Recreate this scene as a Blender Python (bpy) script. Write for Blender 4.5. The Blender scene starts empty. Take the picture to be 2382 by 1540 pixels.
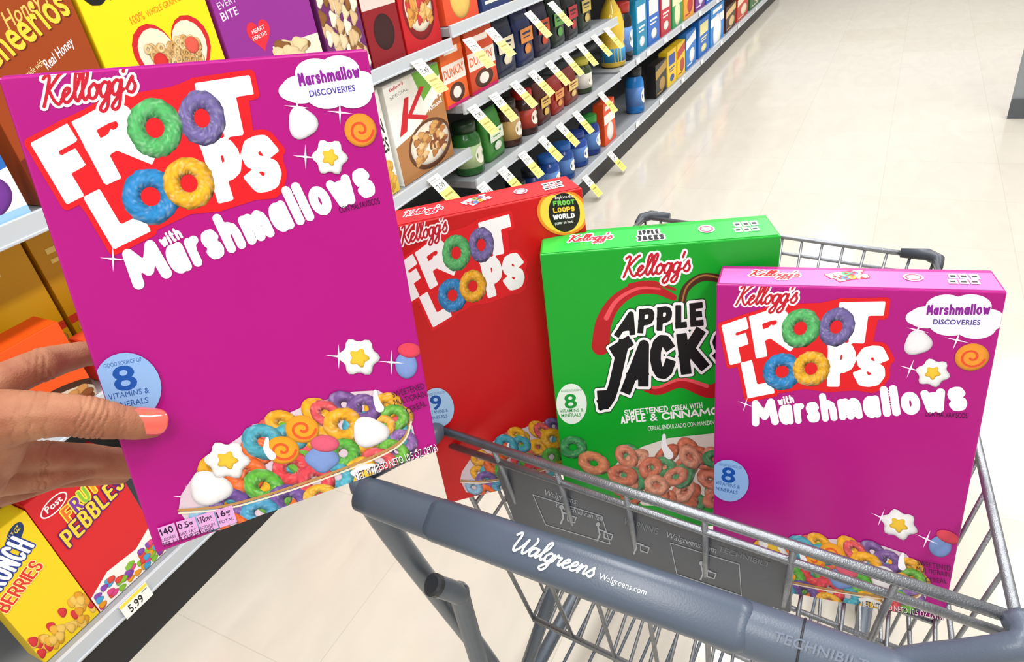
import bpy, bmesh, math, random
import numpy as np
from mathutils import Vector, Matrix
from mathutils.geometry import tessellate_polygon
random.seed(5)
F=1587.0
S=bpy.context.scene; COL=S.collection
CAM=Vector((0,0,1.3))
Yc=Vector((989,1155,-F)).normalized(); Zc=Vector((-409,2530,F)).normalized()
Zc=(Zc-Yc*Zc.dot(Yc)).normalized(); Xc=Yc.cross(Zc)
R=Matrix((Xc,Yc,Zc))
def ray(px,py): return R@Vector(((px-1191)/F,(770-py)/F,-1))
def on_z(px,py,z):
    r=ray(px,py); return CAM+r*((z-CAM.z)/r.z)
def on_x(px,py,x):
    r=ray(px,py); return CAM+r*((x-CAM.x)/r.x)
def on_p(px,py,p0,n):
    r=ray(px,py); return CAM+r*((p0-CAM).dot(n)/r.dot(n))
K=np.array([[F,0,1191],[0,F,770],[0,0,1.0]])
def homog(src,dst):
    A=[]
    for (x,y),(u,v) in zip(src,dst):
        A.append([x,y,1,0,0,0,-u*x,-u*y,-u]); A.append([0,0,0,x,y,1,-v*x,-v*y,-v])
    return np.linalg.svd(np.array(A,float))[2][-1].reshape(3,3)
def rodr(r):
    th=np.linalg.norm(r)
    if th<1e-9: return np.eye(3)
    k=r/th; Kx=np.array([[0,-k[2],k[1]],[k[2],0,-k[0]],[-k[1],k[0],0]])
    return np.eye(3)+math.sin(th)*Kx+(1-math.cos(th))*Kx@Kx
def pnp(c,W,Hf=None):
    Hm=homog([(0,0),(1,0),(1,1),(0,1)],c)
    h=np.linalg.inv(K)@Hm
    if h[2,2]<0: h=-h
    lam=np.linalg.norm(h[:,0])/W
    Hh=Hf or W*np.linalg.norm(h[:,1])/np.linalg.norm(h[:,0])
    M=np.stack([h[:,0]/np.linalg.norm(h[:,0]),h[:,1]/np.linalg.norm(h[:,1]),np.zeros(3)],1)
    M[:,2]=np.cross(M[:,0],M[:,1]); U,_,V=np.linalg.svd(M); R0=U@V
    t=h[:,2]/lam
    p=np.concatenate([np.zeros(3),t,[Hh]])
    def res(p):
        Rr=rodr(p[:3])@R0; o=[]
        HH=Hf or p[6]
        for (a,b),(u,v) in zip([(0,0),(W,0),(W,HH),(0,HH)],c):
            q=Rr@np.array([a,b,0])+p[3:6]; o+= [F*q[0]/q[2]+1191-u, F*q[1]/q[2]+770-v]
        return np.array(o)
    for it in range(40):
        r=res(p); J=np.zeros((8,7))
        for i in range(7):
            d=p.copy(); d[i]+=1e-6; J[:,i]=(res(d)-r)/1e-6
        p=p-np.linalg.solve(J.T@J+1e-3*np.eye(7),J.T@r)
    Rr=rodr(p[:3])@R0; HH=Hf or p[6]
    Rw=np.array(R)@np.diag([1,-1,-1])@Rr; tw=np.array(R)@np.diag([1,-1,-1])@p[3:6]+np.array(CAM)
    r1,r2,r3=[Vector(Rw[:,i]) for i in range(3)]
    return Vector(tw),r1,r2,r3,float(HH)
# ---------------------------------------------------------------- colours and materials
def lin(h):
    h=h.lstrip('#'); o=[]
    for i in (0,2,4):
        c=int(h[i:i+2],16)/255; o.append(c/12.92 if c<=.04045 else ((c+.055)/1.055)**2.4)
    return tuple(o)+(1,)
MC={}
def M(name,hexc,rough=.5,metal=0,bump=0,bscale=200,spec=.5,trans=0,var=.04,coat=0,sss=0):
    if name in MC: return MC[name]
    m=bpy.data.materials.new(name); m.use_nodes=True; nt=m.node_tree; b=nt.nodes['Principled BSDF']
    b.inputs['Roughness'].default_value=rough; b.inputs['Metallic'].default_value=metal
    b.inputs['Specular IOR Level'].default_value=spec; b.inputs['Transmission Weight'].default_value=trans
    b.inputs['Coat Weight'].default_value=coat
    c=lin(hexc)
    tc=nt.nodes.new('ShaderNodeTexCoord'); n=nt.nodes.new('ShaderNodeTexNoise'); n.inputs['Scale'].default_value=bscale/10
    r=nt.nodes.new('ShaderNodeMapRange'); r.inputs[3].default_value=1-var; r.inputs[4].default_value=1+var
    mx=nt.nodes.new('ShaderNodeVectorMath'); mx.operation='SCALE'; mx.inputs[0].default_value=c[:3]
    nt.links.new(tc.outputs['Object'],n.inputs['Vector']); nt.links.new(n.outputs[0],r.inputs[0])
    nt.links.new(r.outputs[0],mx.inputs['Scale']); nt.links.new(mx.outputs[0],b.inputs['Base Color'])
    if sss:
        b.inputs['Subsurface Weight'].default_value=sss; b.inputs['Subsurface Radius'].default_value=(.012,.004,.002); b.inputs['Subsurface Scale'].default_value=.6
    if bump:
        n2=nt.nodes.new('ShaderNodeTexNoise'); n2.inputs['Scale'].default_value=bscale; n2.inputs['Detail'].default_value=4
        bu=nt.nodes.new('ShaderNodeBump'); bu.inputs['Strength'].default_value=bump; bu.inputs['Distance'].default_value=.001
        nt.links.new(tc.outputs['Object'],n2.inputs['Vector']); nt.links.new(n2.outputs[0],bu.inputs['Height']); nt.links.new(bu.outputs[0],b.inputs['Normal'])
    MC[name]=m; return m
def ink():
    if 'ink' in MC: return MC['ink']
    m=bpy.data.materials.new('printed_ink'); m.use_nodes=True; nt=m.node_tree; b=nt.nodes['Principled BSDF']
    a=nt.nodes.new('ShaderNodeAttribute'); a.attribute_name='Col'; nt.links.new(a.outputs['Color'],b.inputs['Base Color'])
    b.inputs['Roughness'].default_value=.4; b.inputs['Specular IOR Level'].default_value=.35; MC['ink']=m; return m
def mc(hexc,rough=.4): return M('card_'+hexc.strip('#'),hexc,rough,var=.02,spec=.35)
# ---------------------------------------------------------------- object helpers
def mk(name,bm,mat,parent=None,smooth=False,bevel=0,seg=2):
    me=bpy.data.meshes.new(name); bm.normal_update(); bm.to_mesh(me); bm.free()
    o=bpy.data.objects.new(name,me); COL.objects.link(o); me.materials.append(mat)
    if smooth:
        for p in me.polygons: p.use_smooth=True
    if bevel:
        d=o.modifiers.new('bevel','BEVEL'); d.width=bevel; d.segments=seg; d.limit_method='ANGLE'
    if parent: o.parent=parent
    return o
def tag(o,label,cat,group=None):
    o['label']=label; o['category']=cat
    if group: o['group']=group
    return o
def thing(name,label,cat,loc=(0,0,0),group=None,mat=None):
    o=bpy.data.objects.new(name,None); COL.objects.link(o); o.empty_display_size=.02
    if mat is not None: o.matrix_world=mat
    else: o.location=loc
    return tag(o,label,cat,group)
def struct(o): o['kind']='structure'; return o
def abox(bm,x0,x1,y0,y1,z0,z1):
    v=[bm.verts.new((x,y,z)) for x in (x0,x1) for y in (y0,y1) for z in (z0,z1)]
    for f in ((0,1,3,2),(4,6,7,5),(0,4,5,1),(2,3,7,6),(0,2,6,4),(1,5,7,3)): bm.faces.new([v[i] for i in f])
def sweep(bm,pts,rad,seg=10,sx=1.0,caps=True,up=None):
    pts=[Vector(p) for p in pts]; n=len(pts)
    if not hasattr(rad,'__len__'): rad=[rad]*n
    rings=[]; ref=None
    for i,p in enumerate(pts):
        t=(pts[min(i+1,n-1)]-pts[max(i-1,0)]).normalized()
        if up is not None: a=(Vector(up)-t*t.dot(Vector(up))).normalized()
        else:
            if ref is None: ref=Vector((0,0,1)) if abs(t.z)<.9 else Vector((1,0,0))
            a=(ref-t*t.dot(ref)).normalized(); ref=a
        b=t.cross(a)
        rings.append([bm.verts.new(p+(a*math.cos(2*math.pi*k/seg)+b*math.sin(2*math.pi*k/seg)*sx)*rad[i]) for k in range(seg)])
    for A,B in zip(rings,rings[1:]):
        for k in range(seg): bm.faces.new((A[k],A[(k+1)%seg],B[(k+1)%seg],B[k]))
    if caps: bm.faces.new(rings[0][::-1]); bm.faces.new(rings[-1])
def lathe(bm,prof,seg=20,c=(0,0)):
    rings=[[bm.verts.new((c[0]+r*math.cos(2*math.pi*k/seg),c[1]+r*math.sin(2*math.pi*k/seg),z)) for k in range(seg)] for r,z in prof]
    for A,B in zip(rings,rings[1:]):
        for k in range(seg): bm.faces.new((A[k],A[(k+1)%seg],B[(k+1)%seg],B[k]))
    bm.faces.new(rings[0][::-1]); bm.faces.new(rings[-1])
def cat(pts,n=6):
    P=[Vector(p) for p in pts]; o=[]
    for i in range(len(P)-1):
        p0=P[max(i-1,0)];p1=P[i];p2=P[i+1];p3=P[min(i+2,len(P)-1)]
        for k in range(n):
            t=k/n; o.append(.5*((2*p1)+(p2-p0)*t+(2*p0-5*p1+4*p2-p3)*t*t+(3*p1-p0-3*p2+p3)*t**3))
    o.append(P[-1]); return o
def cat2(pts,n=6): return [(p.x,p.y) for p in cat([(a,b,0) for a,b in pts],n)]
# ---------------------------------------------------------------- printed artwork
GC={}
def glyph(s,off=.0,shear=0):
    k=(s,off,shear)
    if k in GC: return GC[k]
    cu=bpy.data.curves.new('t','FONT'); cu.body=s; cu.offset=off; cu.shear=shear; cu.resolution_u=3; cu.space_character=1+off*2.6
    o=bpy.data.objects.new('t',cu); COL.objects.link(o); bpy.context.view_layer.update()
    me=bpy.data.meshes.new_from_object(o.evaluated_get(bpy.context.evaluated_depsgraph_get()))
    vs=[(v.co.x,v.co.y) for v in me.vertices]; fs=[tuple(p.vertices) for p in me.polygons]
    bpy.data.objects.remove(o); bpy.data.curves.remove(cu); bpy.data.meshes.remove(me)
    GC[k]=(vs,fs); return GC[k]
CH=max(v[1] for v in glyph('H')[0])
SC={ 'K':([[(.1,1.9),(.35,2.1),(.55,1.9),(.35,.8),(.15,0)],[(1.5,2.1),(1.2,1.9),(.45,1.0),(.55,.95),(.9,.3),(1.25,.0),(1.5,.25)]],1.45),
 'e':([[(0,.3),(.5,.65),(.6,.9),(.4,1.0),(.15,.7),(.15,.25),(.4,0),(.7,.2),(.85,.4)]],.8),
 'l':([[(0,.3),(.45,1.2),(.6,1.9),(.45,2.1),(.25,1.7),(.22,.4),(.4,0),(.6,.2),(.7,.35)]],.58),
 'o':([[(.45,1),(.12,.65),(.2,.1),(.55,.05),(.75,.55),(.5,1.0),(.65,.85),(.95,.85)]],.85),
 'g':([[(.72,.85),(.4,1),(.1,.6),(.22,.05),(.55,.15),(.8,.95),(.75,.2),(.65,-.7),(.35,-1.0),(.1,-.75),(.5,-.2),(.95,.3)]],.9),
 "'":([[(.15,2.0),(.05,1.5)]],.3),
 's':([[(0,.3),(.4,1.05),(.45,.8),(.65,.4),(.45,0),(.15,.08)]],.75),
 'W':([[(0,1.7),(.3,2.1),(.45,1.7),(.4,.4),(.65,0),(1.1,.8),(1.3,1.6),(1.25,.5),(1.5,0),(1.9,.8),(2.1,1.7),(1.95,2.0)]],1.9),
 'a':([[(.75,.85),(.4,1),(.1,.55),(.25,.03),(.6,.25),(.78,.95),(.75,.2),(.9,.05),(1.0,.3)]],1.0),
 'r':([[(0,.3),(.2,1.05),(.3,.85),(.62,.9),(.58,.5),(.65,.1),(.8,.05),(.9,.3)]],.88),
 'n':([[(0,.3),(.15,.95),(.18,0),(.25,.5),(.5,.95),(.7,.85),(.7,.2),(.85,.05),(1.0,.3)]],1.0)}
_S=[(.96,.80),(.78,.98),(.5,1),(.2,.97),(.03,.80),(.10,.62),(.35,.54),(.65,.46),(.92,.37),(.97,.2),(.8,.03),(.5,0),(.22,.02),(.03,.2)]
def _c(cx,cy,rx,ry,n=16): return [(cx+rx*math.cos(2*math.pi*k/n),cy+ry*math.sin(2*math.pi*k/n)) for k in range(n+1)]
CHK={'F':[[(0,0),(0,1),(1,1)],[(0,.5),(.75,.5)]],'R':[[(0,0),(0,1),(.55,1),(.8,.96),(.92,.86),(.95,.74),(.9,.6),(.78,.52),(.55,.48),(0,.48)],[(.5,.48),(1,0)]],
 'T':[[(0,1),(1,1)],[(.5,1),(.5,0)]],'L':[[(0,1),(0,0),(1,0)]],'P':[[(0,0),(0,1),(.6,1),(.86,.95),(1,.8),(1,.6),(.86,.46),(.6,.41),(0,.41)]],'S':[_S],
 'A':[[(0,0),(.5,1),(1,0)],[(.2,.28),(.8,.28)]],'J':[[(.25,1),(1,1)],[(.75,1),(.75,.3),(.66,.08),(.45,0),(.2,.02),(0,.2)]],
 'C':[[(1,.8),(.82,.95),(.55,1),(.28,.94),(.07,.75),(0,.5),(.07,.25),(.28,.06),(.55,0),(.82,.05),(1,.2)]],'K':[[(0,0),(0,1)],[(1,1),(.05,.45)],[(.35,.62),(1,0)]],
 'E':[[(1,1),(0,1),(0,0),(1,0)],[(0,.5),(.85,.5)]],'M':[[(0,0),(.1,1),(.5,.3),(.9,1),(1,0)]],'N':[[(0,0),(0,1),(1,0),(1,1)]],'H':[[(0,0),(0,1)],[(1,0),(1,1)],[(0,.5),(1,.5)]],
 'B':[[(0,0),(0,1),(.55,1),(.82,.95),(.92,.78),(.82,.6),(.55,.53),(0,.53)],[(.3,.53),(.65,.52),(.92,.42),(1,.26),(.92,.08),(.65,0),(0,0)]],
 'U':[[(0,1),(0,.35),(.1,.12),(.3,.01),(.5,0),(.7,.01),(.9,.12),(1,.35),(1,1)]],'I':[[(.5,0),(.5,1)]],'Y':[[(0,1),(.5,.5),(1,1)],[(.5,.5),(.5,0)]],
 'W':[[(0,1),(.22,0),(.5,.8),(.78,0),(1,1)]],'O':[_c(.5,.5,.5,.5)],'D':[[(0,0),(0,1),(.5,1),(.85,.85),(1,.5),(.85,.15),(.5,0),(0,0)]],
 'a':[_c(.42,.33,.42,.33),[(.95,.66),(.95,0)]],'r':[[(0,.66),(0,0)],[(0,.36),(.3,.60),(1,.66)]],'s':[[(x,y*.66) for x,y in _S]],
 'h':[[(0,1),(0,0)],[(0,.36),(.2,.58),(.5,.66),(.82,.58),(.95,.38),(.95,0)]],'m':[[(0,.66),(0,0)],[(0,.36),(.1,.56),(.27,.66),(.42,.58),(.5,.38),(.5,0)],[(.5,.36),(.6,.56),(.77,.66),(.92,.58),(1,.38),(1,0)]],
 'l':[[(.5,1),(.5,0)]],'o':[_c(.5,.33,.5,.33)],'w':[[(0,.66),(.24,0),(.5,.55),(.76,0),(1,.66)]],
 'e':[[(.05,.34),(.97,.34),(.9,.55),(.72,.65),(.5,.67),(.2,.60),(.02,.36),(.12,.12),(.32,.01),(.6,0),(.9,.12)]],'i':[[(.5,.66),(.5,0)],[(.5,.93),(.5,.97)]],
 'n':[[(0,.66),(0,0)],[(0,.36),(.2,.58),(.5,.66),(.82,.58),(.95,.38),(.95,0)]],'t':[[(.3,.95),(.3,.15),(.5,0),(.9,.02)],[(0,.66),(.9,.66)]],
 '1':[[(0,.8),(.5,1),(.5,0)]],'4':[[(.75,0),(.75,1),(0,.3),(1,.3)]],'0':[_c(.5,.5,.5,.5)]}
CW={'M':1.3,'m':1.7,'w':1.4,'W':1.5,'l':0,'i':0,'I':0,'r':.5,'s':.8,'t':.6,'J':.9,'1':.5}
def segs_of(pts,w,cap='round'):
    P=[]
    for p in pts:
        if not P or math.hypot(p[0]-P[-1][0],p[1]-P[-1][1])>1e-9: P.append((p[0],p[1]))
    r=w/2; n=len(P); o=[]
    sq=[False]*n
    if cap=='square':
        sq[0]=sq[-1]=True
        if n>2 and math.hypot(P[0][0]-P[-1][0],P[0][1]-P[-1][1])<1e-6: sq[0]=sq[-1]=False
        for i in range(1,n-1):
            ax,ay=P[i][0]-P[i-1][0],P[i][1]-P[i-1][1]; bx,by=P[i+1][0]-P[i][0],P[i+1][1]-P[i][1]
            c=(ax*bx+ay*by)/(math.hypot(ax,ay)*math.hypot(bx,by))
            if abs(c)<.3: sq[i]=True
    for i in range(n-1): o.append((P[i][0],P[i][1],P[i+1][0],P[i+1][1],r,sq[i],sq[i+1]))
    return o
class Art:
    def __init__(s,m,frame,W,H,step=1.2e-5): s.v=[];s.f=[];s.c=[];s.m=m;s.fr=frame;s.W=W;s.H=H;s.l=0;s.st=step
    def add(s,pts,faces,cols,inc=1):
        s.l+=inc; b=len(s.v); z=.0002+s.l*s.st; m=s.m; fr=s.fr; Wm=s.W-.0006; Hm=s.H-.0006; L=isinstance(cols,list)
        for i,p in enumerate(pts):
            a,d=m(p[0],p[1]); a=min(max(a,.0006),Wm); d=min(max(d,.0006),Hm)
            s.v.append(fr(a,d,z)); s.c.append(cols[i] if L else cols)
        s.f+=[tuple(b+i for i in f) for f in faces]
    def poly(s,pts,col):
        t=tessellate_polygon([[Vector((p[0],p[1],0)) for p in pts]])
        s.add(pts,t,lin(col))
    def rect(s,x0,y0,x1,y1,col): s.add([(x0,y0),(x1,y0),(x1,y1),(x0,y1)],[(0,1,2,3)],lin(col))
    def ell(s,x,y,rx,ry,col,rot=0,n=28):
        c,q=math.cos(rot),math.sin(rot); P=[(x,y)]
        for k in range(n):
            a=2*math.pi*k/n; u,w=rx*math.cos(a),ry*math.sin(a); P.append((x+u*c-w*q,y+u*q+w*c))
        s.add(P,[(0,1+k,1+(k+1)%n) for k in range(n)],lin(col))
    def sdf(s,segs,col,grow=0,res=None):
        xs=[q for g in segs for q in (g[0],g[2])]; ys=[q for g in segs for q in (g[1],g[3])]; rm=max(g[4] for g in segs)
        x0,x1,y0,y1=min(xs)-2*rm-grow,max(xs)+2*rm+grow,min(ys)-2*rm-grow,max(ys)+2*rm+grow
        c=res or max(min(g[4] for g in segs)/3.2,max(x1-x0,y1-y0)/260)
        nx=int((x1-x0)/c)+2; ny=int((y1-y0)/c)+2
        X=x0+np.arange(nx)*c; Y=y0+np.arange(ny)*c; D=np.full((ny,nx),1e9)
        for ax,ay,bx,by,r,sa,sb in segs:
            m_=r*1.5+grow+2*c
            i0=max(0,int((min(ax,bx)-m_-x0)/c)); i1=min(nx,int((max(ax,bx)+m_-x0)/c)+2); j0=max(0,int((min(ay,by)-m_-y0)/c)); j1=min(ny,int((max(ay,by)+m_-y0)/c)+2)
            GX,GY=np.meshgrid(X[i0:i1],Y[j0:j1]); L=math.hypot(bx-ax,by-ay); ux,uy=(bx-ax)/L,(by-ay)/L
            t=(GX-ax)*ux+(GY-ay)*uy; q=np.abs(-(GX-ax)*uy+(GY-ay)*ux)
            t0=-r if sa else 0; t1=L+r if sb else L
            dt=np.maximum(t0-t,t-t1); dq=q-r
            d=np.where((dt>0)&(dq>0),np.hypot(dt,dq),np.maximum(dt,dq))
            if not sa: d=np.minimum(d,np.hypot(GX-ax,GY-ay)-r)
            if not sb: d=np.minimum(d,np.hypot(GX-bx,GY-by)-r)
            D[j0:j1,i0:i1]=np.minimum(D[j0:j1,i0:i1],d)
        D-=grow; V=[];Fc=[]
        I=D<0; cnt=I[:-1,:-1].astype(int)+I[1:,:-1]+I[:-1,1:]+I[1:,1:]
        for j in range(ny-1):
            row=cnt[j]
            nz=np.nonzero(row)[0]
            if len(nz)==0: continue
            i=int(nz[0]); e=int(nz[-1])
            while i<=e:
                if row[i]==4:
                    k=i
                    while k<=e and row[k]==4: k+=1
                    b=len(V); V+=[(X[i],Y[j]),(X[k],Y[j]),(X[k],Y[j+1]),(X[i],Y[j+1])]; Fc.append((b,b+1,b+2,b+3)); i=k; continue
                if row[i]>0:
                    cs=[(i,j),(i+1,j),(i+1,j+1),(i,j+1)]; pl=[]
                    for q in range(4):
                        a,b_=cs[q],cs[(q+1)%4]; da,db=D[a[1],a[0]],D[b_[1],b_[0]]
                        if da<0: pl.append((X[a[0]],Y[a[1]]))
                        if (da<0)!=(db<0):
                            t=da/(da-db); t=min(max(t,.02),.98); pl.append((X[a[0]]+(X[b_[0]]-X[a[0]])*t,Y[a[1]]+(Y[b_[1]]-Y[a[1]])*t))
                    if len(pl)>2: b=len(V); V+=pl; Fc.append(tuple(range(b,b+len(pl))))
                i+=1
        s.add([(float(a),float(b)) for a,b in V],Fc,lin(col))
    def stroke(s,pts,w,col,cap='round',closed=False,grow=0):
        s.sdf(segs_of(list(pts)+([pts[0]] if closed else []),w,cap),col,grow)
    def brush(s,pts,w0,w1,col):
        n=len(pts)-1; sg=[]
        for i in range(n):
            t=(i+.5)/n; w=w0+(w1-w0)*t
            sg.append((pts[i][0],pts[i][1],pts[i+1][0],pts[i+1][1],w/2,False,False))
        s.sdf(sg,col)
    def lsegs(s,ch,BL,BR,TL,w,cap='square'):
        ex=(BR[0]-BL[0],BR[1]-BL[1]);ey=(TL[0]-BL[0],TL[1]-BL[1]); lx=max(math.hypot(*ex),1e-6);ly=math.hypot(*ey)
        ux=(ex[0]/lx,ex[1]/lx);uy=(ey[0]/ly,ey[1]/ly); wx=max(lx-w,0);wy=ly-w
        ox=BL[0]+ux[0]*min(w/2,lx/2)+uy[0]*w/2; oy=BL[1]+ux[1]*min(w/2,lx/2)+uy[1]*w/2; o=[]
        for st in CHK[ch]: o+=segs_of([(ox+ux[0]*p[0]*wx+uy[0]*p[1]*wy,oy+ux[1]*p[0]*wx+uy[1]*p[1]*wy) for p in st],w,cap)
        return o
    def letters(s,L,layers,cap='square'):
        sg=[]
        for ch,a,b,c,w in L: sg+=s.lsegs(ch,a,b,c,w,cap)
        for g,col in layers: s.sdf(sg,col,g)
    def chunk(s,t,x0,y0,x1,y1,h,w,col,out=None,cap='round',gap=.22):
        dx,dy=x1-x0,y1-y0;L=math.hypot(dx,dy);ux,uy=dx/L,dy/L;nx,ny=uy,-ux
        rel=[CW.get(c,1) for c in t]; g=w*gap; unit=(L-len(t)*w-(len(t)-1)*g)/max(sum(rel),.01)
        cells=[];x=0
        for c,r in zip(t,rel):
            cw=r*unit+w; cells.append((c,(x0+ux*x,y0+uy*x),(x0+ux*(x+cw),y0+uy*(x+cw)),(x0+ux*x+nx*h,y0+uy*x+ny*h),w)); x+=cw+g
        s.letters(cells,[(o,oc) for o,oc in (out or [])]+[(0,col)],cap)
    def text(s,t,BL,BR,TL,col,off=.0,shear=0):
        vs,fs=glyph(t,off,shear)
        x0=min(v[0] for v in vs);x1=max(v[0] for v in vs)
        P=[]
        for x,y in vs:
            u=(x-x0)/(x1-x0); w=(y+off)/(CH+2*off)
            P.append((BL[0]+u*(BR[0]-BL[0])+w*(TL[0]-BL[0]),BL[1]+u*(BR[1]-BL[1])+w*(TL[1]-BL[1])))
        s.add(P,fs,lin(col))
    def line(s,t,x0,y0,x1,y1,h,col,off=.0,shear=0):
        dx,dy=x1-x0,y1-y0;L=math.hypot(dx,dy)
        s.text(t,(x0,y0),(x1,y1),(x0+dy/L*h,y0-dx/L*h),col,min(off,.02),shear)
    def script(s,t,x0,y0,x1,y1,h,col,w,out=None,slant=.25):
        tot=sum(SC[c][1] for c in t); dx,dy=x1-x0,y1-y0;L=math.hypot(dx,dy);ux,uy=dx/L,dy/L;nx,ny=uy,-ux
        k=L/tot; sg=[];x=0
        for c in t:
            for st in SC[c][0]:
                pts=cat([(p[0]+x+p[1]*slant,p[1],0) for p in st],5)
                sg+=segs_of([(x0+ux*p.x*k+nx*p.y*h/2.1,y0+uy*p.x*k+ny*p.y*h/2.1) for p in pts],w)
            x+=SC[c][1]
        if out: s.sdf(sg,out[1],out[0])
        s.sdf(sg,col)
    def ring(s,x,y,rx,ry,col,rot=0,hole=.3,n=26,inc=1):
        c0=lin(col);P=[];C=[];c,q=math.cos(rot),math.sin(rot);rr=8 if n>30 else 6
        for j in range(rr+1):
            t=j/rr; rad=hole+(1-hole)*t; nr=-math.cos(math.pi*t); nz=math.sin(math.pi*t)
            for k in range(n):
                a=2*math.pi*(k+.5*(j%2))/n; u,w=rx*rad*math.cos(a),ry*rad*math.sin(a)
                if j==rr: f_=1+random.uniform(-.03,.03); u*=f_; w*=f_
                P.append((x+u*c-w*q,y+u*q+w*c))
                sh=.44+.32*(nr*(-.6*math.cos(a+rot)-.7*math.sin(a+rot)))+.56*nz+random.uniform(-.22,.22)
                ad=.16*random.random() if random.random()<.25 else 0
                C.append(tuple(min(1,max(0,ch*sh+ad)) for ch in c0[:3])+(1,))
        Fc=[(j*n+k,j*n+(k+1)%n,(j+1)*n+(k+1)%n,(j+1)*n+k) for j in range(rr) for k in range(n)]
        s.add(P,Fc,C,inc)
    def blob(s,x,y,rx,ry,col,lobes=0,amp=.15,rot=0,n=30):
        c0=lin(col);P=[(x-rx*.1,y-ry*.15)];C=[c0]
        for j,t in ((1,.55),(2,.85),(3,1.0)):
            for k in range(n):
                a=2*math.pi*k/n; r=t*(1+(amp*math.cos(lobes*(a+rot)) if lobes else 0))
                P.append((x+rx*r*math.cos(a),y+ry*r*math.sin(a)))
                sh=1-(.0,.02,.12,.34)[j]*(1.2+.8*(.5*math.cos(a)+.8*math.sin(a)))+random.uniform(-.05,.03)
                C.append(tuple(min(1,max(0,q*sh)) for q in c0[:3])+(1,))
        Fc=[(0,1+k,1+(k+1)%n) for k in range(n)]+[(1+j*n+k,1+j*n+(k+1)%n,1+(j+1)*n+(k+1)%n,1+(j+1)*n+k) for j in range(2) for k in range(n)]
        s.add(P,Fc,C)
    def swirl(s,x,y,rx,ry,c1='#f6a526',c2='#ea5a26'):
        s.blob(x,y,rx,ry,c1); s.stroke([(x+.78*rx*math.cos(a/3)*(1-a/30),y+.78*ry*math.sin(a/3)*(1-a/30)) for a in range(26)],rx*.16,c2)
    def spark(s,x,y,r):
        s.poly([(x-r,y-r*.06),(x-r*.08,y-r*.08),(x,y-r),(x+r*.08,y-r*.08),(x+r,y+r*.06),(x+r*.08,y+r*.08),(x,y+r),(x-r*.08,y+r*.08)],'#ffe8ff')
    def build(s,name,parent):
        me=bpy.data.meshes.new(name); me.from_pydata([tuple(v) for v in s.v],[],s.f); me.update()
        ca=me.color_attributes.new('Col','FLOAT_COLOR','POINT')
        ca.data.foreach_set('color',np.array(s.c,np.float32).ravel())
        a=Vector(s.fr(0,0,1))-Vector(s.fr(0,0,0)); a.normalize()
        bm=bmesh.new(); bm.from_mesh(me)
        bmesh.ops.reverse_faces(bm,faces=[f for f in bm.faces if f.normal.dot(a)<0]); bm.to_mesh(me); bm.free()
        me.materials.append(ink()); o=bpy.data.objects.new(name,me); COL.objects.link(o); o.parent=parent; return o
# ---------------------------------------------------------------- cereal cartons: local frame x right, z up, front at y=0, body behind
def box_thing(name,label,cat_,mat,W,H,D,col,litflapcol,group=None):
    t=thing(name,label,cat_,group=group,mat=mat)
    bm=bmesh.new(); abox(bm,0,W,0,D,0,H); mk('carton',bm,mc(col,.33),t,bevel=.0012)
    bm=bmesh.new(); abox(bm,.002,W-.002,.0015,D*.8,H+.0001,H+.0007); mk('top_flap',bm,mc(litflapcol,.35),t)  # flap in a paler carton colour: overhead glare painted onto the box top
    return t
def placed(c,W,Hf=None,ext=0):
    tl,r1,r2,r3,H=pnp(c,W,Hf)
    bl=tl+r2*(H+ext); up=-r2
    m=Matrix((r1,r3,up)).transposed().to_4x4(); m.translation=bl
    return m,H
def px_map(c,W,H):
    h=[float(q) for q in homog(c,[(0,0),(W,0),(W,H),(0,H)]).ravel()]
    def f(x,y):
        w=h[6]*x+h[7]*y+h[8]; return (h[0]*x+h[1]*y+h[2])/w,(h[3]*x+h[4]*y+h[5])/w
    return f
def front(H): return lambda a,b,l:(a,-l,H-b)
def topf(H,D): return lambda a,b,l:(a,D-b,H+.0008+l)
def logo(A):
    red='#e0151f'
    A.poly([(74,352),(190,270),(300,222),(400,200),(452,176),(572,160),(588,295),(620,308),(656,338),(660,432),(636,452),(590,458),(510,488),(440,498),(350,545),(268,588),(184,482),(148,488)],red)
    L=[('F',(160,488),(244,437),(80,348),46),('R',(248,440),(370,366),(174,294),42),('T',(480,322),(608,296),(454,188),46),
       ('L',(264,588),(350,541),(196,468),44),('P',(505,472),(582,442),(464,332),38),('S',(576,450),(660,424),(551,318),37)]
    A.letters(L,[(13,red),(0,'#ffffff')])
    A.ring(470,270,54,66,'#7468a4',-.1,.34,44); A.ring(362,298,63,70,'#58b86a',-.1,.34,44)
    A.ring(350,460,66,66,'#2c88c8',-.1,.34,44); A.ring(438,425,59,62,'#f2b224',-.1,.34,44)
CER=[(905,965,38,32,'#6db33c'),(880,985,30,26,'#f0b040'),(835,945,42,36,'#7a5596'),(745,958,38,30,'#e2565c'),(600,1030,52,42,'#4fa8bd'),(787,985,48,42,'#f0aa25'),
 (928,1020,34,28,'#8a64a6'),(905,1045,38,28,'#6db33c'),(785,1052,40,36,'#5cae3e'),(665,1092,48,40,'#e2434a'),(870,1068,44,30,'#e2565c'),(825,1095,42,34,'#efb52f'),(770,1108,40,32,'#4fa8bd'),
 (555,1108,52,44,'#ee6a2a'),(600,1135,50,40,'#61b23c'),(720,1120,46,42,'#df4552'),(520,1178,50,36,'#71509a'),
 (660,1170,52,40,'#72529b'),(590,1198,48,36,'#4c9cc2'),(730,1155,42,28,'#efae30'),(530,1230,46,30,'#ee6a2a'),(465,1215,40,30,'#8fb8d8')]
BOWL=[(408,1160),(440,1110),(480,1065),(545,1020),(575,990),(630,975),(690,945),(750,925),(810,905),(870,900),(925,935),(950,985),(960,1040),(900,1085),(700,1180),(500,1255),(430,1240),(402,1195)]
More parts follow.
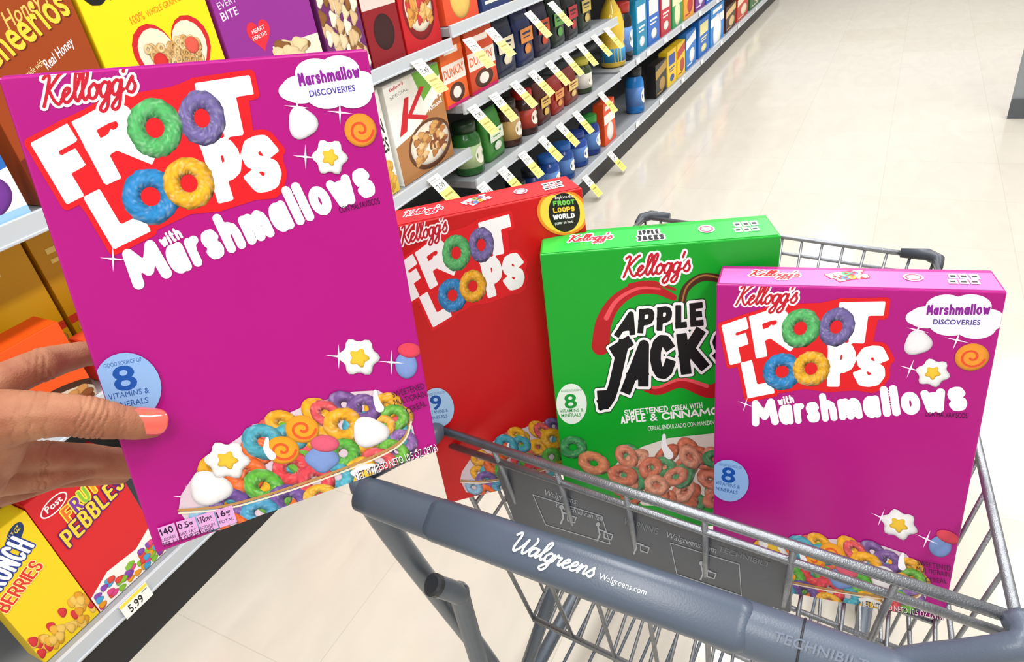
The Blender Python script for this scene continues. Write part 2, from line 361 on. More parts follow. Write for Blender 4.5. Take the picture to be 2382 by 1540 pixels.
def inside(x,y,P):
    r=False
    for i in range(len(P)):
        a,b=P[i],P[i-1]
        if (a[1]>y)!=(b[1]>y) and x<(b[0]-a[0])*(y-a[1])/(b[1]-a[1])+a[0]: r=not r
    return r
def bowl(A,marsh=True):
    A.poly(BOWL,'#d9c4cf')
    rs=random.getstate(); random.seed(77); k=0
    while k<34:
        x=random.uniform(420,940);y=random.uniform(930,1230)
        if inside(x,y,BOWL) and inside(x-30,y,BOWL): A.ring(x,y,42,32,random.choice(['#4fa8bd','#6db33c','#e2565c','#f0aa25','#7a5596','#ee6a2a']),random.uniform(-.6,.6),.22,20,.5); k+=1
    A.l=math.ceil(A.l)
    for c in CER: A.ring(c[0],c[1],c[2],c[3],c[4],random.uniform(-.5,.5),.28,30,.7)
    random.setstate(rs); A.l=math.ceil(A.l)
    if marsh:
        A.swirl(690,997,40,33); A.swirl(643,1048,40,33)
        A.blob(848,1000,42,36,'#f6f2f4',3,.1); A.blob(475,1142,48,40,'#f6f2f4',3,.1)
        A.blob(735,1066,38,32,'#7f9bd6',4,.08); A.blob(742,1030,34,20,'#e4607a')
        A.blob(515,1075,48,42,'#fbf9f8',6,.13); A.blob(515,1075,22,19,'#f4c63a',5,.2); A.blob(838,1098,34,24,'#fbf9f8',6,.13); A.blob(838,1098,15,10,'#f4c63a',5,.2)
    A.brush(cat2([(608,1022),(606,1045),(618,1062)]),8,20,'#fbfbff'); A.brush(cat2([(862,902),(864,922),(872,942)]),7,20,'#fbfbff')
    pts=cat2([(402,1195),(520,1180),(690,1125),(850,1060),(925,1015),(946,965)],8)
    A.stroke(pts,6,'#b98a52'); A.stroke([(a,b+7) for a,b in pts],4,'#f3dcc0')
def badge(A,n,bgc):
    A.ell(290,908,77,80,bgc); A.line('GOOD SOURCE OF',238,866,324,846,9,'#1d4f9a')
    A.line(n,264,922,316,910,58,'#1450a8',.02); A.line('VITAMINS &',248,940,340,920,13,'#1d4f9a'); A.line('MINERALS',256,962,338,943,13,'#1d4f9a')
KEL=("Kellogg's",108,262,322,214,70,'#c4122c',8,(6,'#ffffff'))
def marsh_art(A):
    logo(A); A.script(*KEL)
    A.chunk('with',376,580,424,553,30,6,'#ffffff')
    A.chunk('M',312,684,400,645,98,27,'#ffffff')
    A.chunk('arshmallows',402,646,878,430,98,21.5,'#ffffff',gap=.16)
    A.line('CON MALVAVISCOS',787,480,882,453,14,'#2b0a2e',.0)
    for x,y,r in ((700,190,40),(735,150,42),(790,140,42),(835,170,38),(760,195,45),(820,195,40),(680,195,28)): A.ell(x,y,r*1.15,r*.85,'#f2eef8',-.1)
    A.chunk('Marshmallow',697,184,840,154,32,5.2,'#8a1a94'); A.line('DISCOVERIES',721,207,828,187,15,'#4b3a9c',.02)
    A.blob(702,270,34,38,'#f4f1f6',3,.1); A.swirl(838,280,38,40,'#f39a30','#e2502a')
    A.blob(765,348,38,40,'#fbf9fa',6,.13); A.blob(765,348,17,18,'#f4c63a',5,.2)
    A.blob(826,822,44,42,'#fbf9fa',6,.13); A.blob(826,824,21,20,'#f4c63a',5,.2)
    A.blob(937,838,26,32,'#7f9bd6'); A.blob(945,802,28,18,'#e2465c')
    for x,y in ((690,232),(790,240),(708,350),(778,822),(902,832),(420,1165),(262,610)): A.spark(x,y,30)
    bowl(A)
    for i,t in enumerate(('SWEETENED','MULTIGRAIN','CEREAL')): A.line(t,[904,908,938][i],916+i*19,[980,984,984][i],[892,911,932][i],14,'#3a0c34',.0)
    badge(A,'8','#8fb4e6')
    A.line('NET WT/PESO NETO 10.5 OZ (297g)',816,1114,1010,1042,17,'#3a1030',.02); A.line('NET WT/PESO NETO 10.5 OZ (297g)',814,1112,1008,1040,17,'#ffffff',.0)
    for x,y,w,a,b in ((353,1236,38,'140','CALORIES'),(395,1221,43,'0.5g','SAT FAT'),(441,1206,40,'170mg','SODIUM'),(484,1192,40,'16g','TOTAL')):
        A.poly([(x,y+2),(x+w,y-12),(x+w+12,y+28),(x+12,y+42)],'#dca5d8')
        if a=='140': A.chunk(a,x+8,y+21,x+w,y+9,16,3.2,'#2c0b33')
        else: A.line(a,x+7,y+20,x+w-2,y+8,14,'#2c0b33',.02)
        A.line(b,x+10,y+34,x+w+4,y+22,7,'#2c0b33',.0)
    A.line('PER 1 1/3 CUP SERVING',368,1282,482,1240,10,'#2c0b33',.0)
def top_art(A,W,D,txt=None):
    o=A.m
    A.m=lambda x,y:(W*.12+(x-108)/230*W*.2, D*.30+(y-190)/90*D*.35)
    A.script("Kellogg's",108,262,330,262,75,'#c4122c',10,(7,'#ffffff'))
    if txt is None:
        A.m=lambda x,y:(W*.41+(x-80)/580*W*.16,D*.18+(y-160)/430*D*.6); logo(A)
    A.m=lambda x,y:(x*W,y*D)
    A.line('LIFT TAB TO OPEN',.44,.12,.56,.12,.05,'#7a2030',.0)
    for x0 in (.84,.875,.91):
        A.rect(x0,.3,x0+.03,.52,'#ffffff'); A.rect(x0+.006,.36,x0+.024,.46,'#222222'); A.rect(x0-.01,.56,x0+.02,.76,'#ffffff'); A.rect(x0-.004,.62,x0+.014,.70,'#222222')
    A.ell(.72,.5,.035,.18,'#e9c6d0'); A.ell(.72,.5,.028,.14,'#c83a5a'); A.ell(.72,.5,.022,.1,'#f2dce2')
    A.m=o
W=.193;D=.052
PUR='#b00c80'
HELDC=[(10,198),(858,86),(1010,1042),(350,1300)]
mh,Hh=placed(HELDC,W)
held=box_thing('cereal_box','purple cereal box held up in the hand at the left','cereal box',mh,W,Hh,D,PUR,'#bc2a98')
hm=px_map(HELDC,W,Hh)
A=Art(hm,front(Hh),W,Hh); marsh_art(A); A.build('front_print',held)
A=Art(lambda x,y:(x,y),topf(Hh,D),W,D); top_art(A,W,D); A.build('top_print',held)
PC=[(1665,656),(2343,684),(2196,1440),(1658,1350)]
mp,Hp=placed(PC,W); Dp=.046
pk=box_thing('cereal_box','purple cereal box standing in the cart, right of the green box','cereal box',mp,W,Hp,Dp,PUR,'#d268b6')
A=Art(lambda x,y:(lambda q:(q[0],q[1]*Hp/Hh))(hm(x,y)),front(Hp),W,Hp); marsh_art(A); A.build('front_print',pk)
A=Art(None,topf(Hp,Dp),W,Dp); top_art(A,W,Dp); A.build('top_print',pk)
RC=[(893,546),(1352,424),(1422,1080),(1036,1166)]
Wr=.180; mr,Hr=placed(RC,Wr); Hx=Hr
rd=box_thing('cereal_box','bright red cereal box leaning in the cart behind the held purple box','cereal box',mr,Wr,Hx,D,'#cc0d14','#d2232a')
rm=px_map(RC,Wr,Hr)
A=Art(None,front(Hx),Wr,Hx)
A.m=lambda x,y:(lambda q:(q[0]*Wr/W,Hr*q[1]/Hh))(hm(x,y))
logo(A); A.script(*KEL)
bowl(A,False); badge(A,'9','#a8cdf0')
A.m=rm
A.ell(1305,484,62,54,'#f08a2a'); A.ell(1305,484,55,48,'#f4d24a'); A.ell(1308,484,38,46,'#1c1a1a')
for i,(t,c) in enumerate((('Explore the','#ffffff'),('FROOT','#7ad05a'),('LOOPS','#f4c63a'),('WORLD','#ffffff'),('poster on back!','#ffffff'))):
    if 0<i<4: A.chunk(t,1282,455+i*16,1334,447+i*16,12,3.2,c)
    else: A.line(t,1286,454+i*15,1330,447+i*15,7,c)
A.build('front_print',rd)
A=Art(None,topf(Hx,D),Wr,D); top_art(A,Wr,D); A.build('top_print',rd)
GCN=[(1255,586),(1816,556),(1778,1165),(1315,1190)]
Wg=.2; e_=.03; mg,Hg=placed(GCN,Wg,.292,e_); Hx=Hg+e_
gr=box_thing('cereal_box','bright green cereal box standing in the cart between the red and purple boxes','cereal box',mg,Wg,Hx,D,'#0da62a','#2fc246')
gm=px_map(GCN,Wg,Hg)
A=Art(gm,front(Hx),Wg,Hx)
A.brush(cat2([(1572,690),(1530,672),(1480,672),(1435,700),(1408,745),(1400,800)]),14,44,'#b8161f'); A.brush(cat2([(1575,672),(1520,655),(1470,662)]),6,12,'#b8161f'); A.brush(cat2([(1540,670),(1490,668),(1440,694),(1414,735)]),4,12,'#ee5560')
A.stroke(cat2([(1590,705),(1602,668),(1640,645),(1690,655),(1715,690)]),18,'#4a2614'); A.stroke(cat2([(1592,700),(1604,664),(1640,641),(1690,651)]),4,'#a8703c')
A.brush(cat2([(1470,880),(1530,906),(1590,886),(1660,906),(1720,870)]),10,38,'#b8161f'); A.brush(cat2([(1490,884),(1530,898),(1590,878),(1650,894)]),4,9,'#ee5560')
A.script("Kellogg's",1452,642,1610,630,46,'#c4122c',5.5,(4.5,'#ffffff'))
JK=[('A',(1432,780),(1480,774),(1450,724),14),('P',(1487,772),(1524,768),(1492,716),14),('P',(1532,767),(1567,763),(1534,712),14),('L',(1576,762),(1603,759),(1576,708),14),('E',(1611,758),(1642,755),(1608,704),14),
 ('J',(1384,962),(1440,928),(1420,808),26),('A',(1448,916),(1510,890),(1474,800),25),('C',(1522,888),(1576,868),(1514,786),25),('K',(1590,870),(1652,852),(1578,776),25),('S',(1668,850),(1724,842),(1658,772),25)]
A.letters(JK,[(8,'#10401e'),(6,'#ffffff'),(0,'#0c0c10')])
A.chunk('SWEETENED',1456,964,1560,953,14,2.6,'#ffffff'); A.line('CEREAL WITH',1568,952,1640,944,13,'#ffffff',.02); A.chunk('APPLE',1448,983,1508,976,18,4,'#ffffff'); A.chunk('CINNAMON',1545,973,1700,957,18,4,'#ffffff'); A.line('&',1518,976,1536,974,18,'#ffffff',.02); A.line('CEREAL ENDULZADO CON MANZANA Y CANELA',1512,998,1720,977,10,'#ffffff',.0)
A.ell(1329,936,37,48,'#e9f6ea'); A.line('GOOD SOURCE OF',1304,908,1356,905,5,'#1a8a3a',.0); A.line('8',1313,948,1343,945,34,'#129a36',.02); A.line('VITAMINS &',1300,957,1358,954,8,'#129a36',.01); A.line('MINERALS',1304,968,1352,965,8,'#129a36',.01)
A.poly([(1420,1095),(1450,1062),(1500,1035),(1560,1015),(1620,1008),(1778,990),(1778,1175),(1500,1175),(1440,1130)],'#e8e2d6')
random.seed(9)
for i in range(52):
    x=random.uniform(1455,1770);y=random.uniform(1030+abs(x-1620)*.18,1165); A.ring(x,y,random.uniform(29,35),random.uniform(20,26),random.choice(['#d8795a','#dd8a6c','#4f9a62','#c96a4c','#e09a7c']),random.uniform(-1,1),.26,20,.6)
A.brush(cat2([(1550,1008),(1550,1032),(1562,1054)]),7,20,'#fbfbff')
A.ring(1332,1038,34,27,'#3f9455',0,.3,26); A.ring(1382,1076,40,27,'#dc8a60',.3,.25,26); A.ring(1452,1104,38,26,'#d8795a',.2,.25,26)
A.build('front_print',gr)
A=Art(None,topf(Hx,D),Wg,D); top_art(A,Wg,D,txt=1)
A.m=lambda x,y:(x,y); A.chunk('APPLE',.086,.028,.104,.028,.011,.0022,'#101014',[(.0012,'#ffffff')]); A.chunk('JACKS',.084,.042,.107,.042,.012,.0026,'#101014',[(.0012,'#ffffff')])
A.build('top_print',gr)
# ---------------------------------------------------------------- hand
pl0=mh.translation.copy(); pln=-(mh.to_3x3()@Vector((0,1,0)))
def B(px,py,n): return on_p(px,py,pl0+pln*n,pln)
def chain(bm,pts):
    P=[(B(x,y,n),r) for x,y,n,r in pts]
    for (a,ra),(b,rb) in zip(P,P[1:]):
        N=max(2,int((b-a).length/.004))
        for k in range(N+1):
            t=k/N; bmesh.ops.create_icosphere(bm,subdivisions=2,radius=ra+(rb-ra)*t,matrix=Matrix.Translation(a.lerp(b,t)))
bm=bmesh.new()
for c in ([(352,987,.0095,.0086),(318,986,.0120,.0098),(272,981,.0140,.0106),(228,974,.0158,.0122),(190,968,.0160,.0126),(140,965,.0145,.0124),(80,966,.011,.0140),(10,972,.004,.0165),(-70,985,.0,.019)],
 [(-110,970,-.025,.016),(0,892,-.032,.0116),(60,864,-.038,.0108),(100,848,-.043,.0111),(140,836,-.052,.0098),(190,824,-.064,.0088),(240,820,-.074,.0080),(300,823,-.076,.0075)],
 [(-90,1055,-.03,.015),(40,1062,-.038,.0100),(100,1060,-.046,.0103),(150,1060,-.054,.0092),(210,1060,-.066,.0085),(250,1064,-.074,.0080),(330,1070,-.075,.0076)],
 [(-90,1110,-.03,.015),(30,1116,-.040,.0098),(90,1110,-.050,.0098),(150,1098,-.060,.0086),(215,1086,-.072,.0079),(330,1090,-.074,.0074)],
 [(-110,1150,-.03,.014),(-30,1154,-.045,.0096),(50,1136,-.064,.0084),(130,1112,-.078,.0074),(280,1104,-.079,.0070)],
 [(-70,985,0,.019),(-140,1050,-.012,.026),(-160,1110,-.02,.027)],[(-60,1030,-.012,.02),(-70,1100,-.02,.02)],[(10,1005,-.004,.014),(-20,1070,-.02,.015)],
 [(-120,970,-.022,.018),(-180,1080,-.018,.026)],[(-160,1080,-.012,.028),(-330,1180,0,.027),(-700,1400,.01,.034)]):
    chain(bm,c)
me=bpy.data.meshes.new('h'); bm.to_mesh(me); bm.free(); ho=bpy.data.objects.new('h',me); COL.objects.link(ho)
rmod=ho.modifiers.new('r','REMESH'); rmod.mode='VOXEL'; rmod.voxel_size=.0010
bpy.context.view_layer.update()
me2=bpy.data.meshes.new_from_object(ho.evaluated_get(bpy.context.evaluated_depsgraph_get())); bpy.data.objects.remove(ho)
bm=bmesh.new(); bm.from_mesh(me2)
for _ in range(9): bmesh.ops.smooth_vert(bm,verts=bm.verts,factor=.5,use_axis_x=True,use_axis_y=True,use_axis_z=True)
def crease(px,py,n,px2,py2,rad,offs,amp=.0009):
    c=B(px,py,n); ax=(B(px2,py2,n)-c).normalized()
    for v in bm.verts:
        d=v.co-c
        if d.length<rad:
            s=d.dot(ax); g=sum(math.exp(-((s-o-.0008*math.sin(d.z*700+o*900))/.0006)**2) for o in offs)
            if g>.01: v.co-= v.normal*amp*g*(1-(d.length/rad)**4)
bm.normal_update()
crease(215,974,.016,300,985,.022,(-.007,-.0045,-.002,.0008,.0035,.006),.0011); crease(290,984,.014,350,987,.014,(-.003,0),.0007); crease(80,968,.01,200,975,.022,(-.008,-.001,.006),.0008)
crease(97,850,-.042,165,830,.015,(-.004,-.0015,.001,.0035),.0011); crease(105,1060,-.047,240,1062,.015,(-.004,-.001,.002),.0011); crease(95,1110,-.05,235,1088,.015,(-.003,0,.003),.0011)
m=bpy.data.materials.new('skin'); m.use_nodes=True; nt=m.node_tree; b=nt.nodes['Principled BSDF']; b.inputs['Roughness'].default_value=.55; b.inputs['Specular IOR Level'].default_value=.3
b.inputs['Subsurface Weight'].default_value=.08; b.inputs['Subsurface Radius'].default_value=(.010,.004,.002); b.inputs['Subsurface Scale'].default_value=.4
tc=nt.nodes.new('ShaderNodeTexCoord'); n1=nt.nodes.new('ShaderNodeTexNoise'); n1.inputs['Scale'].default_value=38; n1.inputs['Detail'].default_value=3
cr=nt.nodes.new('ShaderNodeValToRGB'); cr.color_ramp.elements[0].position=.3; cr.color_ramp.elements[0].color=lin('#96583f'); cr.color_ramp.elements[1].position=.7; cr.color_ramp.elements[1].color=lin('#b07c5c')
n2=nt.nodes.new('ShaderNodeTexVoronoi'); n2.inputs['Scale'].default_value=900; bu=nt.nodes.new('ShaderNodeBump'); bu.inputs['Strength'].default_value=.4; bu.inputs['Distance'].default_value=.0004
nt.links.new(tc.outputs['Object'],n1.inputs['Vector']); nt.links.new(n1.outputs[0],cr.inputs[0]); nt.links.new(cr.outputs[0],b.inputs['Base Color'])
nt.links.new(tc.outputs['Object'],n2.inputs['Vector']); nt.links.new(n2.outputs[0],bu.inputs['Height']); nt.links.new(bu.outputs[0],b.inputs['Normal'])
hand=mk('person',bm,m,smooth=True); tag(hand,"hand with a coral-painted thumbnail gripping the left edge of the purple box",'person')
ax=(B(375,987,.012)-B(300,983,.012)).normalized(); upv=mh.to_3x3()@Vector((0,0,1)); nn=(pln*.9+upv*.35).normalized(); nn=(nn-ax*nn.dot(ax)).normalized(); sd=ax.cross(nn)
ctr=B(344,981,.0100); bm=bmesh.new(); g=[]
for i in range(17):
    u=-1+2*i/16; row=[]
    for j in range(11):
        w=-1+2*j/10
        k=math.sqrt(max(.03,1-(max(0,u-.3)/.72)**2)) if u>.3 else math.sqrt(max(.06,1-(max(0,-u-.45)/.57)**2))
        ang=w*k*1.05
        row.append(bm.verts.new(ctr+ax*(u*.0096)+sd*(.0085*math.sin(ang))+nn*(.0094*math.cos(ang*.92)+.0004-.0012*max(0,u)**2)))
    g.append(row)
for i in range(16):
    for j in range(10): bm.faces.new((g[i][j],g[i][j+1],g[i+1][j+1],g[i+1][j]))
nl=mk('fingernail',bm,M('coral_polish','#ee5f50',.12,coat=1,var=.01),hand,smooth=True); sm=nl.modifiers.new('s','SOLIDIFY'); sm.thickness=.0006; sm.offset=1
# ---------------------------------------------------------------- cart
steel=M('speckled_wire','#96999e',.3,.8,bump=.4,bscale=900,var=.25)
plast=M('slate_plastic','#566170',.33,bump=.15,bscale=700,var=.04)
plast2=M('slate_plastic_pad','#4f5a69',.3,bump=.1,bscale=700,var=.04)
dark=M('dark_plastic','#2c2e33',.45); tubem=M('grey_frame_tube','#626a74',.35,.4,bump=.3,bscale=900,var=.1)
RZ=.87;FZ=.78
RL=on_z(1015,997,RZ); RR=on_z(2365,1440,RZ); FL=on_z(1500,505,FZ); FR=on_z(2175,600,FZ)
cart=thing('shopping_cart','grey wire shopping cart with slate plastic handle','shopping cart',loc=(0,0,0))
BZ=.50
bRL=Vector((RL.x+.03,RL.y+.06,BZ)); bRR=Vector((RR.x-.03,RR.y+.06,BZ)); bFL=Vector((FL.x+.04,FL.y-.09,BZ+.05)); bFR=Vector((FR.x-.04,FR.y-.09,BZ+.05))
bm=bmesh.new()
sweep(bm,[RL,RR],.0044,8); sweep(bm,[RL+Vector((0,.004,-.022)),RR+Vector((0,.004,-.022))],.0034,8)
sweep(bm,[RL,FL],.0040,8); sweep(bm,[RR,FR],.0040,8); sweep(bm,[FL,FR],.0042,8)
sweep(bm,[FL+Vector((0,0,-.03)),FR+Vector((0,0,-.03))],.003,8)
mk('top_rim',bm,steel,cart,smooth=True)
def lattice(name,a,b,c,d,nv,nh,r=.0020,curve=0):
    bm=bmesh.new(); nrm=(b-a).cross(c-a).normalized()
    for i in range(nv+1):
        t=i/nv; p,q=a.lerp(b,t),c.lerp(d,t); sweep(bm,[p,p.lerp(q,.5)+nrm*curve,q],r,6)
    for j in range(1,nh+1):
        t=j/(nh+.0); sweep(bm,[a.lerp(c,t),b.lerp(d,t)],r*1.2,6)
    return mk(name,bm,steel,cart,smooth=True)
lattice('side_panel',RL,FL,bRL,bFL,15,3); lattice('side_panel',RR,FR,bRR,bFR,15,3); lattice('front_panel',FL,FR,bFL,bFR,15,3)
lattice('rear_gate',RL,RR,bRL,bRR,7,2,.0028)
bm=bmesh.new()
for i in range(19): t=i/18; sweep(bm,[bRL.lerp(bRR,t),bFL.lerp(bFR,t)],.0022,6)
for i in range(9): t=i/8; sweep(bm,[bRL.lerp(bFL,t)-Vector((0,0,.004)),bRR.lerp(bFR,t)-Vector((0,0,.004))],.003,6)
mk('basket_floor',bm,steel,cart,smooth=True)
pz=min(m_.translation.z for m_ in (mp,mg,mr))-.006
bm=bmesh.new()
a_,b_=RL+Vector((.02,.025,0)),RR+Vector((-.02,.025,0)); a_.z=b_.z=pz
for i in range(6): o=Vector((0,.04*i,-.003)); sweep(bm,[a_+o,b_+o],.0025,6)
for i in range(13): p=a_.lerp(b_,i/12); sweep(bm,[p,p+Vector((0,.2,0))],.002,6)
mk('child_seat_tray',bm,steel,cart,smooth=True)
for c,s in ((FL,-1),(FR,1)):
    bm=bmesh.new(); sweep(bm,[c+Vector((-s*.045,.004,.002)),c+Vector((-s*.01,.005,.002)),c+Vector((s*.004,-.006,.0)),c+Vector((s*.004,-.03,0))],[.007,.009,.009,.006],12)
    mk('corner_bumper',bm,M('bumper_grey','#3e434b',.4),cart,smooth=True)
HZ=.825
hL=on_z(842,1148,HZ); hR=on_z(2060,1574,HZ); hd=(hR-hL).normalized(); hR2=hR+hd*.02; hL2=hL
hn=(CAM-(hL+hR)/2); hn=(hn-hd*hn.dot(hd)).normalized()
bm=bmesh.new(); n=24; sweep(bm,[hL2.lerp(hR2,i/n) for i in range(n+1)],[.0148+.002*math.sin(math.pi*i/n) if 0<i<n else .014 for i in range(n+1)],20,sx=1.25,up=hn)
handle=mk('handle',bm,plast,cart,smooth=True,bevel=0)
a=on_p(985,1195,hL+hn*.018,hn); b=on_p(1745,1460,hL+hn*.018,hn)
a=hL+hd*((a-hL).dot(hd)); b=hL+hd*((b-hL).dot(hd))
# flatter raised insert: rounded-box cross-section
hv=hn.cross(hd); bm=bmesh.new(); rings=[]
for q,f_ in ((a,.75),(a+hd*.003,.9),(a+hd*.010,1),(b-hd*.010,1),(b-hd*.003,.9),(b,.75)):
    ring=[]
    for k in range(24):
        an=2*math.pi*k/24; ex=lambda v:math.copysign(abs(v)**.6,v); ring.append(bm.verts.new(q+hn*(.0180*f_*ex(math.cos(an)))+hv*(.0205*f_*ex(math.sin(an)))))
    rings.append(ring)
for P_,Q_ in zip(rings,rings[1:]):
    for k in range(24): bm.faces.new((P_[k],P_[(k+1)%24],Q_[(k+1)%24],Q_[k]))
bm.faces.new(rings[0][::-1]); bm.faces.new(rings[-1]); bmesh.ops.recalc_face_normals(bm,faces=bm.faces)
pad=mk('handle_pad',bm,plast2,cart,smooth=True)
bm=bmesh.new(); q=hR-hd*.055; sweep(bm,[q,q+hd*.0015],[.0164,.0164],20,sx=1.25,up=hn); mk('seam_collar',bm,dark,handle,smooth=True)
p1=hL+hn*.0184
def hframe(x,y):
    q=on_p(x,y,p1,hn); return ((q-hL).dot(hd),-(q-hL).dot(hv)+.1)
hf=lambda a_,b_,l:tuple(p1+hd*a_+hv*(-(b_-.1))+hn*l)
A=Art(hframe,hf,1,1); A.script('Walgreens',1182,1276,1378,1344,46,'#f4f6f8',5.0); A.build('store_lettering',pad)
A=Art(hframe,hf,1,1); A.line('Walgreens.com',1392,1346,1502,1385,14,'#e8ecf0',.0); A.build('web_lettering',pad)
A=Art(hframe,lambda a_,b_,l:tuple(p1-hn*.0014+hd*a_+hv*(-(b_-.1))+hn*l),1,1); A.line('TECHNIBILT',1796,1490,2015,1560,24,'#667181',.02); A.build('maker_lettering',handle)
for s,(h,r) in enumerate(((hL,RL),(hR,RR))):
    bm=bmesh.new(); sx_=-1 if s==0 else 1
    sweep(bm,cat([h+hd*(sx_*-.005),h+hd*(sx_*.012)+Vector((0,.015,.004)),r+Vector((0,-.02,.0)),r],4),.0095,12); mk('handle_bracket',bm,plast,cart,smooth=True)
f0=(RL+RR)/2+Vector((0,.012,0)); fd=(RR-RL).normalized(); fn=Vector((fd.y,-fd.x,0)).normalized()
out=[(1155,1100),(1162,1090),(1180,1090),(1500,1195),(1800,1300),(1830,1315),(1842,1335),(1838,1425),(1500,1322),(1215,1232),(1195,1210)]
bm=bmesh.new(); vs=[bm.verts.new(on_p(x,y,f0,fn)) for x,y in out]; f=bm.faces.new(vs)
r=bmesh.ops.extrude_face_region(bm,geom=[f]); bmesh.ops.translate(bm,vec=-fn*.004,verts=[v for v in r['geom'] if isinstance(v,bmesh.types.BMVert)])
bmesh.ops.recalc_face_normals(bm,faces=bm.faces)
flap=mk('child_seat_flap',bm,M('flap_plastic','#54585f',.4,bump=.2,bscale=600),cart)
fv=Vector((0,0,1))
def fm(x,y):
    q=on_p(x,y,f0,fn)-f0; return (q.dot(fd)+.5,.5-q.z)
A=Art(fm,lambda a_,b_,l:tuple(f0+fd*(a_-.5)+fv*(.5-b_)+fn*(l+.0002)),1,1)
gc='#a8adb3'
A.line('Walgreens',1265,1150,1340,1172,13,gc,.0); A.line('Your child can fall',1290,1178,1400,1212,11,gc,.0)
A.line('WARNING',1450,1218,1530,1243,15,'#7c8289',.0); A.line('Walgreens.com',1548,1248,1665,1286,13,gc,.0); A.line('TECHNIBILT',1670,1280,1790,1319,11,'#7c8289',.0)
A.stroke([(1240,1150),(1400,1200),(1420,1265),(1270,1220)],2,gc,closed=True); A.stroke([(1560,1262),(1720,1312),(1725,1385),(1575,1335)],2,gc,closed=True)
for x,y in ((1315,1195),(1400,1235),(1485,1265),(1640,1325)):
    A.ell(x-8,y-16,5,5,gc); A.stroke([(x-8,y-10),(x-4,y+8),(x-10,y+22)],4,gc); A.stroke([(x-6,y-4),(x+12,y+2)],3,gc); A.stroke([(x+6,y+2),(x+26,y+8),(x+22,y+20),(x+6,y+15)],2.5,gc,closed=True)
A.build('flap_lettering',flap)
for s in (0,1):
    h=hL if s==0 else hR
    p=[h+Vector((0,.005,-.01)),h+Vector((-.0,.03,-.12)),h+Vector((-.01,.12,-.45)),h+Vector((-.01,.16,-.62))]
    bm=bmesh.new(); sweep(bm,cat(p,5),.013,12); mk('frame_leg',bm,tubem,cart,smooth=True)
    q0=on_z(1012,1362,.66) if s==0 else hR+Vector((.02,.03,-.17))
    q=[q0,q0+Vector((.012,.02,-.035)),q0+Vector((.004,.03,-.08)),q0+Vector((-.01,.05,-.45))]
    bm=bmesh.new(); sweep(bm,cat(q,5),.0125,12); fr=mk('frame_stub',bm,tubem,cart,smooth=True)
    bm=bmesh.new(); d=(q[0]-q[1]).normalized(); sweep(bm,[q[0]-d*.002,q[0]+d*.004,q[0]+d*.006],[.0135,.0135,.010],16); mk('tube_cap',bm,dark,fr,smooth=False)
base=[Vector((hL.x-.01,hL.y+.14,.16)),Vector((hR.x+.01,hR.y+.14,.16)),Vector((FR.x,FR.y-.02,.2)),Vector((FL.x,FL.y-.02,.2))]
bm=bmesh.new(); 
for i in range(4): sweep(bm,[base[i],base[(i+1)%4]],.012,10)
for i in range(1,12): t=i/12; sweep(bm,[base[0].lerp(base[1],t),base[3].lerp(base[2],t)],.0028,6)
mk('lower_rack',bm,tubem,cart,smooth=True)
for a_,b_ in ((base[3],bFL),(base[2],bFR),(base[0],bRL+Vector((0,.1,0))),(base[1],bRR+Vector((0,.1,0)))):
    bm=bmesh.new(); sweep(bm,[a_,b_],.010,10); mk('basket_strut',bm,tubem,cart,smooth=True)
for i,b_ in enumerate(base):
    bm=bmesh.new(); abox(bm,b_.x-.02,b_.x+.02,b_.y-.025,b_.y+.025,.06,b_.z); w=mk('caster',bm,dark,cart,bevel=.004)
    bm=bmesh.new(); sweep(bm,[(b_.x-.013,b_.y,.055),(b_.x+.013,b_.y,.055)],.055,24); mk('wheel',bm,dark,w,bevel=.004)
# ---------------------------------------------------------------- floor, walls and far end
m=bpy.data.materials.new('vinyl_floor'); m.use_nodes=True; nt=m.node_tree; b=nt.nodes['Principled BSDF']; b.inputs['Roughness'].default_value=.12
tc=nt.nodes.new('ShaderNodeTexCoord'); br=nt.nodes.new('ShaderNodeTexBrick'); br.offset=0; br.inputs['Scale'].default_value=1
br.inputs['Brick Width'].default_value=.457; br.inputs['Row Height'].default_value=.457; br.inputs['Mortar Size'].default_value=.0012
br.inputs['Color1'].default_value=lin('#cdc6b9'); br.inputs['Color2'].default_value=lin('#cac2b4'); br.inputs['Mortar'].default_value=lin('#bdb5a6')
nz=nt.nodes.new('ShaderNodeTexNoise'); nz.inputs['Scale'].default_value=9; nz.inputs['Detail'].default_value=8; nz.inputs['Distortion'].default_value=1.5
mr_=nt.nodes.new('ShaderNodeMapRange'); mr_.inputs[3].default_value=.91; mr_.inputs[4].default_value=1.09
vm=nt.nodes.new('ShaderNodeVectorMath'); vm.operation='SCALE'
mp_=nt.nodes.new('ShaderNodeMapping'); mp_.inputs['Scale'].default_value=(1,.35,1)
nt.links.new(tc.outputs['Object'],br.inputs['Vector']); nt.links.new(tc.outputs['Object'],mp_.inputs[0]); nt.links.new(mp_.outputs[0],nz.inputs['Vector'])
nt.links.new(nz.outputs[0],mr_.inputs[0]); nt.links.new(br.outputs[0],vm.inputs[0]); nt.links.new(mr_.outputs[0],vm.inputs['Scale']); nt.links.new(vm.outputs[0],b.inputs['Base Color'])
bu=nt.nodes.new('ShaderNodeBump'); bu.inputs['Strength'].default_value=.12; bu.inputs['Distance'].default_value=.002; nt.links.new(nz.outputs[0],bu.inputs['Height']); nt.links.new(bu.outputs[0],b.inputs['Normal'])
bm=bmesh.new(); abox(bm,-4,6,-3,22,-.05,0); struct(mk('floor',bm,m))
wm=M('wall_paint','#dcdad4',.7)
